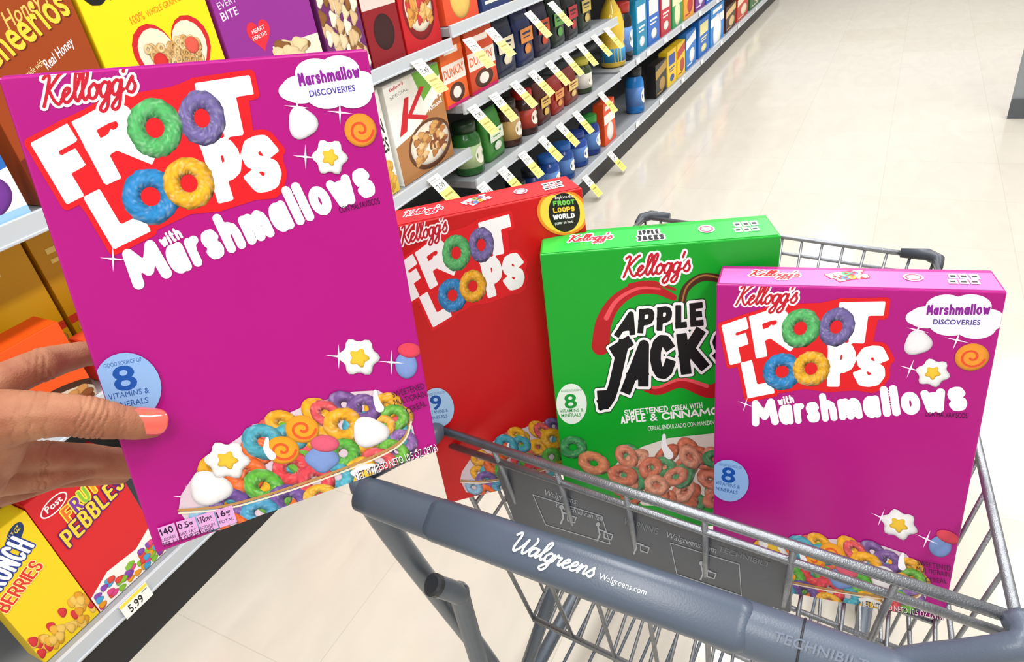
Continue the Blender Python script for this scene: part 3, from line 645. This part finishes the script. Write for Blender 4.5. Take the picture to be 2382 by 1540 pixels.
for nm,c in (('wall_left',(-4.1,-4,-3,22)),('wall_right',(6,6.1,-3,22)),('wall_back',(-4,6,22,22.1)),('wall_front',(-4,6,-3.1,-3))):
    bm=bmesh.new(); abox(bm,c[0],c[1],c[2],c[3],0,3.4); struct(mk(nm,bm,wm))
e0=on_z(2345,275,0)
t=thing('gondola_end','grey metal aisle end panel at the far right','shelf end',loc=(e0.x,e0.y,0))
bm=bmesh.new(); abox(bm,0,.9,0,.05,.0,1.6); mk('end_panel',bm,M('end_grey','#8d9397',.5),t,bevel=.004)
bm=bmesh.new(); abox(bm,-.006,.9,-.01,-.001,0,.1); mk('kick_plate',bm,M('kick_dark','#55595e',.5),t)
# ---------------------------------------------------------------- shelving
XF=-1.33
shm=M('shelf_enamel','#94979b',.4,var=.02); railm=M('price_rail','#c0c5cb',.3,var=.02); kick=M('kick_black','#1e1e22',.5); backm=M('back_panel','#5c5e5e',.6)
BAYS=[('near',-.6,2.03,[.15,.585,.95,1.45]),('middle',2.03,3.6,[.13,.46,.735,.985,1.4]),('far',3.6,5.6,[.13,.47,.9,1.35]),('farthest',5.6,9.0,[.13,.47,.9,1.35])]
for nm,y0,y1,lv in BAYS:
    t=thing('shelving_unit',f'grey metal shelving unit, the {nm} bay along the aisle','shelving',loc=(0,0,0))
    bm=bmesh.new(); abox(bm,XF-.47,XF-.45,y0,y1,0,1.9); mk('back_panel',bm,backm,t)
    bm=bmesh.new(); abox(bm,XF-.02,XF+.0,y0,y1,0,lv[0]-.04); mk('kick_plate',bm,kick,t)
    for z in lv:
        bm=bmesh.new(); abox(bm,XF-.45,XF+.01,y0+.002,y1-.002,z-.025,z); mk('shelf_board',bm,shm,t)
        bm=bmesh.new(); abox(bm,XF+.0105,XF+.02,y0+.002,y1-.002,z-.03,z+.008); abox(bm,XF+.0195,XF+.024,y0+.002,y1-.002,z-.03,z-.024)
        mk('price_rail',bm,railm,t,bevel=.0015)
ORD=['first','second','third','fourth','fifth','sixth','seventh','eighth','ninth','tenth','eleventh','twelfth','thirteenth','fourteenth']
def shelf_mat(x,y,z,turn=0): return Matrix.Translation((x,y,z))@Matrix.Rotation(math.pi/2+turn,4,'Z')
def shelf_carton(label,y0,y1,z,h,col,art=None,x=XF-.012,d=.06,name='cereal_box',cat_='cereal box',group=None,flap=None):
    w=y1-y0
    t=thing(name,label,cat_,group=group,mat=shelf_mat(x,y0,z))
    bm=bmesh.new(); abox(bm,0,w,0,d,0,h); mk('carton',bm,mc(col),t,bevel=.0012)
    bm=bmesh.new(); abox(bm,.002,w-.002,.002,d*.8,h+.0002,h+.0009); mk('top_flap',bm,mc(flap or col),t)
    if art:
        A=Art(lambda u,v:(u*w,v*h),front(h),w,h); art(A,w,h); A.build('front_print',t)
    return t
def iso(A,w,h): A.m=lambda u,v:(u*w,v*w)
def heart(A,cx,cy,r,col,asp):
    pts=[]
    for k in range(36):
        a=2*math.pi*k/36; pts.append((cx+r*math.sin(a)**3,cy-r*asp*(13*math.cos(a)-5*math.cos(2*a)-2*math.cos(3*a)-math.cos(4*a))/15))
    A.poly(pts,col)
def oats(A,x0,x1,y0,y1,n,cols,r,asp):
    for _ in range(n): A.ring(random.uniform(x0,x1),random.uniform(y0,y1),r,r*asp,random.choice(cols),random.uniform(-1,1),.3,12)
def a_honey(A,w,h):
    s=w/h; q=h/w
    A.poly([(0,.80),(1,.64),(1,1),(0,1)],'#6e2410'); A.line('FLAVORED',.22,.27,.42,.235,.02,'#f2d9a0',.0); A.line('Honey Nut',.40,.325,.99,.225,.062,'#f3c060',.01,shear=.1)
    iso(A,w,h); A.line('Cheerios',.12,.465*q,.97,.315*q,.118*q,'#6a240c',.02); A.line('Cheerios',.11,.46*q,.96,.31*q,.118*q,'#f9cf3e',.02)
    A.m=lambda u,v:(u*w,v*h); A.line('made with',.36,.51,.54,.475,.025,'#f2d9a0',.0); A.line('Real Honey',.55,.50,.86,.43,.04,'#ffffff',.01)
    heart(A,.6,.70,.34,'#c81f26',s); heart(A,.6,.70,.29,'#f4ead8',s); oats(A,.42,.78,.60,.76,40,['#d9a05a','#c98f4a','#e5b878'],.045,s)
def a_yellow(A,w,h):
    s=w/h
    A.line('Cheerios',.05,.20,.97,.08,.16,'#151515',.02); A.line('100%',.32,.31,.44,.295,.04,'#e07818',.0); A.line('WHOLE GRAIN OATS',.46,.29,.86,.235,.03,'#e07818',.0)
    heart(A,.58,.53,.34,'#c81f26',s); heart(A,.58,.53,.30,'#e8dcc4',s); oats(A,.36,.80,.44,.58,90,['#d9b070','#c99a58','#e6c48c'],.035,s)
    A.blob(.43,.52,.06,.06*s,'#d3302a'); A.blob(.74,.48,.06,.06*s,'#e45a4a')
def a_purple(A,w,h):
    A.line('Raisin',.35,.10,.98,.02,.12,'#ffffff',.02); A.line('EVERY',.05,.30,.24,.275,.04,'#f4d9f2',.0)
    A.line('BITE',.05,.37,.22,.35,.05,'#f4d9f2',.01); heart(A,.36,.50,.12,'#e02a3a',w/h); A.line('HEART',.29,.49,.43,.475,.026,'#ffffff',.0); A.line('HEALTHY',.28,.53,.44,.515,.026,'#ffffff',.0)
    A.rect(.45,.60,1,1,'#e6dcc8')
    for _ in range(30): A.blob(random.uniform(.5,.95),random.uniform(.62,.95),.09,.05,random.choice(['#d8b98a','#8a5a2c','#e8d0a0']),3,.2)
def a_flakes(A,w,h):
    A.rect(0,0,1,.12,'#7a2a80'); 
    for _ in range(60): A.blob(random.uniform(.05,.95),random.uniform(.35,.95),.09,.06,random.choice(['#efe4cf','#d8b98a','#8a5a2c','#e9d3aa']),3,.2)
def a_redbowl(A,w,h):
    A.blob(.5,.62,.42,.30,'#8c1418'); A.blob(.5,.60,.36,.24,'#f3e6cf')
    for _ in range(50): A.blob(random.uniform(.22,.78),random.uniform(.45,.75),.07,.05,random.choice(['#d99a48','#b8702c','#e6b870','#c83a3a']),3,.2)
    A.line('Kellogg\'s',.1,.14,.6,.1,.08,'#ffffff',.02)
def a_corn(A,w,h):
    q=h/w
    A.line("Kellogg's",.1,.15,.6,.11,.06,'#c4122c',.02,shear=.3); A.rect(.0,.84,1,1,'#e4c04a')
    for _ in range(30): A.blob(random.uniform(.1,.9),random.uniform(.68,.95),.1,.05,random.choice(['#e9b24a','#d99a38']),3,.2)
    iso(A,w,h); A.line('CORN',.1,.42*q,.9,.40*q,.14*q,'#191919',.02); A.line('FLAKES',.1,.60*q,.95,.58*q,.14*q,'#191919',.02)
def a_k(A,w,h):
    A.poly([(.5,0),(1,0),(1,.12),(.62,.3)],'#6fae3c'); A.poly([(0,.60),(.4,.54),(1,.26),(1,1),(0,1)],'#b07845')
    A.line("Kellogg's",.08,.08,.34,.06,.035,'#c4122c',.02,shear=.3); A.line('SPECIAL',.08,.15,.4,.13,.03,'#8a8a8a',.0)
    A.poly([(.30,.19),(.38,.19),(.24,.50),(.10,.52)],'#d01828'); A.poly([(.60,.15),(.68,.17),(.38,.37),(.66,.46),(.60,.49),(.27,.38)],'#d01828')
    A.line('Vanilla &',.66,.36,.97,.33,.05,'#ffffff',.01); A.line('Almond',.68,.43,.95,.40,.05,'#ffffff',.01)
    A.blob(.60,.74,.42,.25,'#6e3f20'); A.blob(.60,.73,.37,.21,'#f4ead8')
    for _ in range(60): A.blob(random.uniform(.32,.88),random.uniform(.57,.87),.06,.036,random.choice(['#d9a05a','#b9783c','#e8c690','#8a4c24']),3,.2)
def a_dunk(A,w,h):
    A.rect(0,.34,1,.62,'#f3ede4'); A.blob(.5,.80,.34,.15,'#5a2e1a'); A.ell(.5,.80,.18,.09,'#f3ede4'); A.rect(0,.95,1,1,'#d8206e'); A.line("DUNKIN'",.06,.55,.94,.53,.14,'#e8641e',.02); A.rect(.2,.1,.8,.2,'#f3ede4')
def a_band(c1,c2):
    v=random.choice((0,1,2))
    def f(A,w,h):
        if v==0: A.rect(0,.28,1,.5,c1); A.blob(.5,.72,.3,.3*w/h,c2); A.rect(.15,.08,.85,.18,c1)
        elif v==1: A.poly([(0,.2),(1,.05),(1,.3),(0,.45)],c1); A.blob(.6,.68,.28,.2,c2); A.rect(.1,.88,.6,.92,c1)
        else: A.rect(.12,.12,.88,.42,c2); A.rect(.2,.5,.8,.54,c1); A.rect(.2,.58,.7,.61,c1); A.blob(.5,.8,.25,.1,c1)
    return f
def a_pebbles(A,w,h):
    q=h/w
    A.ell(.24,.12,.17,.05,'#ffffff',-.1); A.ell(.24,.12,.155,.042,'#c4122c',-.1); A.line('Post',.14,.142,.34,.13,.045,'#ffffff',.02)
    A.poly([(.0,.86),(.3,.78),(.7,.80),(1,.72),(1,1),(0,1)],'#fbf5ee')
    for _ in range(60): A.blob(random.uniform(.05,.98),random.uniform(.84,.98),.05,.024,random.choice(['#e84a3a','#8cc63c','#f4a020','#8a4ab0','#4aa8d8','#e84a8a']),3,.1)
    iso(A,w,h); cs=['#f0702a','#7a3aa0','#8cc63c','#f4a020','#e84a8a','#3a8ad0']
    C=[(ch,(.26+i*.118,(.29-i*.018)*q),(.363+i*.118,(.282-i*.018)*q),(.25+i*.118,(.18-i*.018)*q),.034) for i,ch in enumerate('FRUITY')]
    A.letters(C,[(.015,'#ffe14a')],'round')
    for c,k in zip(C,cs): A.letters([c],[(0,k)],'round')
    A.letters([(ch,(.12+i*.125,(.44-i*.016)*q),(.228+i*.125,(.432-i*.016)*q),(.11+i*.125,(.31-i*.016)*q),.037) for i,ch in enumerate('PEBBLES')],[(.016,'#5a1a6a'),(0,'#f7d43a')],'round')
def a_crunch(A,w,h):
    q=h/w
    A.ell(.72,.09,.16,.05,'#20386a',-.2); A.line('11.7 OZ',.62,.11,.82,.08,.035,'#f6d83a',.02)
    for _ in range(46): A.blob(random.uniform(.02,.98),random.uniform(.76,.97),.06,.04,random.choice(['#f0b53a','#e6a02a','#d8343a','#f4c860']),3,.1)
    iso(A,w,h); A.chunk('CRUNCH',.01,.37*q,.84,.24*q,.17*q,.05,'#ffffff',[(.02,'#203a8c')]); A.chunk('BERRIES',.04,.50*q,.78,.40*q,.10*q,.034,'#e0342c',[(.014,'#ffe89a')])
def a_reese(A,w,h):
    q=h/w
    A.blob(.6,.95,.5,.3,'#4a2412'); A.blob(.6,.97,.45,.25,'#ead8c0'); 
    for _ in range(30): A.blob(random.uniform(.25,.95),random.uniform(.78,.98),.05,.05,random.choice(['#8a4a22','#c98a4a','#6a3418']))
    iso(A,w,h); A.chunk('REESES',.0,.52*q,.74,.46*q,.26*q,.035,'#f7d838',[(.018,'#4a220e')])
def a_gold(A,w,h):
    A.rect(0,.62,1,.68,'#c83a24'); oats(A,.1,.9,.72,.95,40,['#e6a838','#d8902c'],.07,w/h); A.rect(.12,.12,.7,.16,'#f4dc7a'); A.rect(.12,.2,.5,.23,'#f4dc7a')
def a_blue(A,w,h):
    A.poly([(0,.0),(1,0),(1,.35),(0,.6)],'#2a6cc0'); A.blob(.7,.6,.25,.3,'#7a3aa0'); A.blob(.55,.75,.22,.2,'#6ab03c'); A.rect(0,.86,1,1,'#9cc8ea')
XR=XF-.012
def yy(px,py): return on_x(px,py,XR).y
shelf_carton('brown honey oat ring cereal box on the upper near shelf',yy(-110,80),yy(205,80)-.004,.952,.42,'#9a4012',a_honey)
shelf_carton('yellow oat ring cereal box between the brown and the purple boxes',yy(212,80),yy(508,80)-.004,.952,.36,'#f6d712',a_yellow)
shelf_carton('purple raisin cereal box with small red heart',yy(512,70),yy(740,70)-.004,.952,.34,'#8e2a8e',a_purple)
shelf_carton('cereal box with pale flake picture beside the purple box',yy(745,50),yy(843,50)-.003,.952,.32,'#6a2a66',a_flakes)
shelf_carton('dark red cereal box next to the flake picture box',yy(846,50),yy(930,50)-.003,.952,.30,'#8a1620',a_band('#d8c8c0','#3a1a1a'))
shelf_carton('red cereal box with bowl of flakes picture',yy(934,50),2.02,.952,.30,'#c01a22',a_redbowl)
shelf_carton('short blue cereal carton at the left edge, in front of the brown box',.36,.60,.952,.135,'#f2f4f6',a_blue,x=XF+.008,d=.018)
shelf_carton('gold puff cereal box at the left on the middle near shelf',.42,.62,.587,.29,'#d8a40e',a_gold,x=XF-.14)
shelf_carton('second gold puff cereal box, right of its twin at the left',.63,.83,.587,.29,'#cc980c',a_gold,x=XF-.14)
shelf_carton('orange peanut butter cereal box standing low at the left edge',.28,.55,.587,.17,'#ec5212',a_reese,x=XF-.0,d=.08)
shelf_carton('small red orange carton behind the fingers',.58,.80,.587,.10,'#e8502a',a_band('#f4c83a','#ffffff'),x=XF-.0,d=.07)
shelf_carton('white cereal box with bold dark lettering left of the almond box',yy(840,300),yy(900,300)-.003,.587,.31,'#f1efe8',a_corn)
shelf_carton('white and tan vanilla almond cereal box with large red letter',yy(904,270),yy(1040,270),.587,.31,'#f4f2ec',a_k)
for i in range(2): shelf_carton(f'plain tan carton hidden behind the held box, {ORD[i]} from the left',.88+i*.2,1.07+i*.2,.587,.28,'#c9a060',a_band('#f1e6d0','#8a4a2a'))
shelf_carton('yellow berry crunch cereal box at the bottom left corner',yy(-60,1350),yy(162,1330)-.0,.152,.31,'#f7d21c',a_crunch)
shelf_carton('red fruity cereal box with yellow lettering on the bottom shelf',yy(165,1330),yy(375,1260),.152,.32,'#d8232a',a_pebbles)
for i in range(5): shelf_carton(f'red carton on the bottom near shelf behind the boxes, {ORD[i]} from the left',.80+i*.23,1.01+i*.23,.152,.28,'#b8402c',a_band('#f1d9b0','#f0a030'))
def jar(label,y,z,r,h,body,lid,x=XF-.06,group=None,name='jar'):
    t=thing(name,label,name.replace('_',' '),loc=(x,y,z),group=group)
    bm=bmesh.new(); lathe(bm,[(r*.92,.001),(r,.006),(r,h*.66),(r*.92,h*.74),(r*.74,h*.8),(r*.7,h*.84)]); mk('body',bm,M('jar_'+body.strip('#'),body,.2),t,smooth=True)
    bc={'#2a6a2c':'#b8d09a','#4a2a1c':'#c8a060','#3a1e18':'#b03a2a','#20242c':'#3a4a6a'}.get(body,'#5a86c8' if body[1] in '12' else '#e8e4d8')
    bm=bmesh.new(); lathe(bm,[(r*1.006,h*.16),(r*1.006,h*.58)]); lb=mk('label_band',bm,mc(bc),t,smooth=True)
    A=Art(lambda u,v:(u,v),lambda a,b,l:(r*(1.02)*math.cos((a-.5)*1.6)+l,r*1.02*math.sin((a-.5)*1.6),h*(.58-.42*b)),1,1,step=2e-5)
    A.ell(.5,.5,.32,.38,'#f4f0e4'); A.rect(.28,.40,.72,.58,body); A.build('label_print',lb)
    bm=bmesh.new(); lathe(bm,[(r*.8,h*.82),(r*.82,h*.98),(r*.76,h)]); mk('lid',bm,M('lid_'+lid.strip('#'),lid,.35),t,smooth=True)
def bag(label,y0,y1,z,h,col,c2,x=XF-.02,group=None):
    w=y1-y0; t=thing('coffee_bag',label,'bag',group=group,mat=shelf_mat(x,y0,z))
    bm=bmesh.new(); rings=[]
    for i,(zz,dd) in enumerate(((0,.05),(.1,.06),(.6,.055),(.85,.03),(.93,.006),(1,.004))):
        ring=[]
        for k in range(16):
            a=2*math.pi*k/16; ex=lambda v:math.copysign(abs(v)**.45,v)
            ring.append(bm.verts.new((w/2+ex(math.cos(a))*w/2,.035+ex(math.sin(a))*dd/2,zz*h)))
        rings.append(ring)
    for P,Q in zip(rings,rings[1:]):
        for k in range(16): bm.faces.new((P[k],P[(k+1)%16],Q[(k+1)%16],Q[k]))
    bm.faces.new(rings[0][::-1]); bm.faces.new(rings[-1]); mk('pouch',bm,M('bag_'+col.strip('#'),col,.25),t,smooth=True)
    A=Art(lambda u,v:(u*w,v*h),lambda a,b,l:(a,.002-l,h-b),w,h*.82); A.rect(.12,.38,.88,.62,c2); A.rect(.24,.44,.76,.48,col); A.rect(.3,.52,.7,.54,col); A.blob(.5,.74,.2,.09,c2); A.build('front_print',t)
def ypos(px,row):
    y={'r2':250-.571*(px-1070),'r3':430-.703*(px-1090),'b':425-.885*(px-1350),'u':180-.5*(px-1430)}[row]
    return on_x(px,y,XF).y
def fill(row,z,rowname,items):
    cnt={}
    for px0,px1,kind,h,c1,c2,desc in items:
        y0,y1=ypos(px0,row),ypos(px1,row); w=y1-y0
        cnt[desc]=cnt.get(desc,0)+1
        n=sum(1 for i in items if i[6]==desc)
        lab=f"{ORD[cnt[desc]-1]+' ' if n>1 else ''}{desc} on the {rowname}"+(" from the near end" if n>1 else '')
        if kind=='c': shelf_carton(lab,y0+.004,y1-.004,z+.001,h,c1,a_band(c2,c2),name='carton',cat_='carton')
        elif kind=='d': shelf_carton(lab,y0+.004,y1-.004,z+.001,h,c1,a_dunk,name='coffee_carton',cat_='carton')
        elif kind=='j': jar(lab,(y0+y1)/2,z+.001,min(w/2-.004,.055),h,c1,c2)
        elif kind=='b': bag(lab,y0+.004,y1-.004,z+.001,h,c1,c2)
fill('r2',.735,'second shelf of the middle bay',[(1050,1102,'d',.21,'#e8641e','','orange and white coffee carton'),(1107,1168,'d',.21,'#d84a20','','orange red coffee carton'),
 (1175,1222,'b',.22,'#16203c','#e8dcc0','navy coffee bag'),(1226,1262,'b',.22,'#1c2a5a','#e89040','blue coffee bag with orange panel'),(1266,1300,'b',.22,'#241c3c','#c84a20','dark purple coffee bag'),
 (1303,1332,'b',.22,'#14281e','#5a9a4a','dark green coffee bag'),(1335,1362,'b',.22,'#1a1a1e','#b8303c','black coffee bag with red panel'),(1365,1392,'b',.22,'#1c2a24','#c8b060','black green coffee bag')])
fill('r3',.46,'third shelf of the middle bay',[(1105,1150,'j',.19,'#2a6a2c','#18321a','green glass coffee jar'),(1155,1195,'b',.19,'#3a8a34','#e8f0e0','bright green tea bag'),(1198,1235,'j',.18,'#4a2a1c','#2a1812','brown coffee jar'),
 (1238,1268,'j',.18,'#3a1e18','#c02a22','brown jar with red lid'),(1272,1300,'b',.18,'#5a2018','#e8c060','maroon snack bag'),(1304,1330,'b',.16,'#a8281c','#e8a050','red snack bag'),(1334,1362,'b',.16,'#8a2c1c','#f0d080','rust red snack bag'),(1365,1395,'j',.16,'#3a4a2a','#c8c040','olive jar with yellow lid')])
fill('b',.13,'bottom shelf of the middle bay',[(1150,1185,'j',.17,'#20242c','#101216','black canister'),(1188,1220,'j',.17,'#20242c','#101216','black canister'),(1224,1255,'j',.17,'#1c2a44','#18181c','dark blue canister'),
 (1258,1290,'j',.17,'#1c3a7a','#20242c','blue canister with dark lid'),(1293,1323,'j',.17,'#1c4a9a','#2a6ac0','bright blue canister'),(1326,1355,'j',.17,'#1c4a9a','#2a6ac0','bright blue canister'),(1358,1385,'j',.17,'#2048a0','#1c3a8a','royal blue canister'),(1388,1412,'j',.2,'#1c3a8a','#2a9a3a','blue jar with green lid'),(1415,1440,'c',.22,'#e8501c','#f4f0e8','orange and white carton')])
fill('u',.47,'upper shelf of the far bay',[(1466,1484,'j',.30,'#16181c','#b02a22','black bottle with red cap'),(1488,1512,'c',.28,'#1c8ab0','#e8f0f0','teal carton'),(1514,1540,'c',.28,'#2a6ac0','#f0f0e8','blue carton'),
 (1543,1566,'c',.26,'#c02a3a','#f4e8e0','red carton'),(1569,1592,'c',.26,'#2a9a50','#f4f0c0','green carton'),(1595,1618,'c',.24,'#e8a02a','#c02a22','amber carton'),(1621,1642,'c',.24,'#7a2a8a','#f0e0f0','purple carton'),(1645,1668,'c',.24,'#2a5ac0','#f0f0f0','cobalt carton'),(1671,1700,'c',.24,'#d83a2a','#f4e0a0','scarlet carton')])
fill('b',.13,'bottom shelf of the far bay',[(1472,1528,'j',.26,'#1c7ac8','#16181c','large blue sugar canister'),(1531,1556,'c',.2,'#201c1c','#b08a3a','black carton'),(1558,1578,'c',.22,'#f0c81c','#2a4aa0','yellow carton'),(1580,1598,'c',.22,'#f0c81c','#c03a2a','yellow carton'),
 (1600,1622,'c',.24,'#2a7ac8','#f0f4f8','sky blue carton'),(1628,1652,'c',.26,'#1c6ac0','#f0e8a0','mid blue carton'),(1655,1685,'c',.28,'#2a8ad8','#ffffff','light blue carton'),(1690,1712,'c',.2,'#4a2a20','#e0c080','brown carton'),(1716,1740,'c',.22,'#c83a2a','#f0e0c0','red brown carton'),(1745,1775,'c',.22,'#3a6a3a','#f0e0c0','green brown carton')])
for i,(c,nm) in enumerate((('#e0502c','vermilion'),('#2a3a6a','indigo'),('#d8a02a','mustard'),('#3a7a4a','forest green'),('#8a2a2a','maroon'),('#c8c0b0','cream'))):
    shelf_carton(f'{nm} carton on the highest shelf of the middle bay',2.06+i*.25,2.28+i*.25,.987,.26,c,a_band('#f4e8d8','#f0c060'),name='carton',cat_='carton')
oy=3.74; t=thing('oil_bottle','clear bottle of golden cooking oil with yellow cap','bottle',loc=(XF-.07,oy,.471))
bm=bmesh.new(); lathe(bm,[(.058,.001),(.068,.01),(.068,.10),(.060,.12),(.068,.14),(.068,.22),(.052,.28),(.024,.33),(.022,.345)],24); mk('body',bm,M('oil','#e6c034',.08,var=.03,coat=.6),t,smooth=True)
bm=bmesh.new(); lathe(bm,[(.0685,.03),(.0685,.10)]); mk('label_band',bm,mc('#2a8ac0'),t,smooth=True)
bm=bmesh.new(); lathe(bm,[(.026,.34),(.026,.38),(.022,.382)]); mk('cap',bm,M('capyellow','#f0c41c',.35),t,smooth=True)
# ---------------------------------------------------------------- price tags
def ptag(y,z,label,w=.060,h=.125,tilt=.72,group='hanging price tags on the shelf edges'):
    t=thing('price_tag',label,'price tag',group=group,mat=Matrix.Translation((XF+.0236,y,z-.002))@Matrix.Rotation(-tilt,4,'Y')@Matrix.Rotation(random.uniform(-.06,.06),4,'X'))
    bm=bmesh.new(); abox(bm,-.0006,0,-w/2,w/2,-h,0); mk('card',bm,mc('#fbf8e4'),t)
    A=Art(lambda u,v:(u*w,v*h),lambda a,b,l:(l,a-w/2,-b),w,h)
    A.rect(0,.46,1,1,'#f1e26a'); A.rect(.12,.08,.6,.10,'#777777'); A.rect(.12,.15,.8,.17,'#999999')
    A.line(random.choice(['2.99','3.49','4.99','5.49','3.79']),.2,.40,.8,.40,.15,'#333333',.01)
    A.rect(.15,.60,.85,.65,'#9a8a2a'); A.rect(.15,.74,.6,.76,'#9a8a2a'); A.rect(.15,.84,.7,.86,'#9a8a2a'); A.build('tag_print',t)
def tags(row,z,rowname,xs,fy=None):
    for i,px in enumerate(xs):
        y=fy(px) if fy else ypos(px,row); ptag(y,z-.01,f'{ORD[i]} hanging price tag from the near end of the {rowname}')
tags('a',.95,'topmost shelf edge',[945,1066,1118,1210,1264],lambda p:on_x(p,135-.42*(p-870),XF).y)
tags('r2',.735,'middle bay second shelf edge',[1082,1132,1180,1222,1262,1298,1334,1368,1398])
tags('r3',.46,'middle bay third shelf edge',[1103,1152,1200,1246,1288,1326,1385])
tags('b',.13,'middle bay bottom edge',[1350,1408])
ptag(yy(985,412),.585,'hanging price tag under the almond cereal box',w=.065)
for nm,row,z,xs in (('far bay upper edge','u',.47,[1475,1500,1540,1580,1620,1660,1700]),('far bay bottom edge','b',.13,[1475,1530,1580,1625,1670,1710,1750])):
    for i,px in enumerate(xs):
        y=ypos(px,row); bm=bmesh.new(); abox(bm,XF+.0245,XF+.0265,y-.03,y+.03,z-.022,z+.006)
        o=mk('shelf_label',bm,mc('#fbfbf8')); tag(o,f'{ORD[i]} small white shelf label from the near end of the {nm}','shelf label','white shelf labels')
ty0,ty1=on_x(283,1420,XF+.03).y,on_x(352,1372,XF+.03).y
t=thing('price_label','white and yellow price label below the red fruity cereal box','price label',mat=shelf_mat(XF+.0252,ty0,.117))
w_=ty1-ty0; bm=bmesh.new(); abox(bm,0,w_,0,.001,0,.042); mk('card',bm,mc('#fdfdf8'),t)
A=Art(lambda u,v:(u*w_,v*.042),front(.042),w_,.042); A.rect(0,0,1,.22,'#f7e24a'); A.line('5.99',.2,.85,.7,.85,.5,'#1a1a1a',.02); A.rect(.75,.3,.95,.35,'#666666'); A.build('label_print',t)
# ---------------------------------------------------------------- lights, world, camera
wd=bpy.data.worlds.new('w'); S.world=wd; wd.use_nodes=True; bg=wd.node_tree.nodes['Background']; bg.inputs[0].default_value=(.98,.98,1,1); bg.inputs[1].default_value=.66
def area(loc,sx,sy,p,name='ceiling_light'):
    l=bpy.data.lights.new(name,'AREA'); l.shape='RECTANGLE'; l.size=sx; l.size_y=sy; l.energy=p; l.color=(1,.99,.97)
    o=bpy.data.objects.new(name,l); COL.objects.link(o); o.location=loc; return o
for y in (-1.2,1.2,3.6,6.0,8.4): area((-.5,y,3.3),.35,1.6,42); area((1.4,y,3.3),.35,1.6,42)
cam=bpy.data.cameras.new('camera'); co=bpy.data.objects.new('camera',cam); COL.objects.link(co)
co.matrix_world=Matrix.Translation(CAM)@R.to_4x4(); cam.lens=36*F/2382; cam.sensor_width=36; cam.clip_start=.01; S.camera=co
S.view_settings.view_transform='Standard'
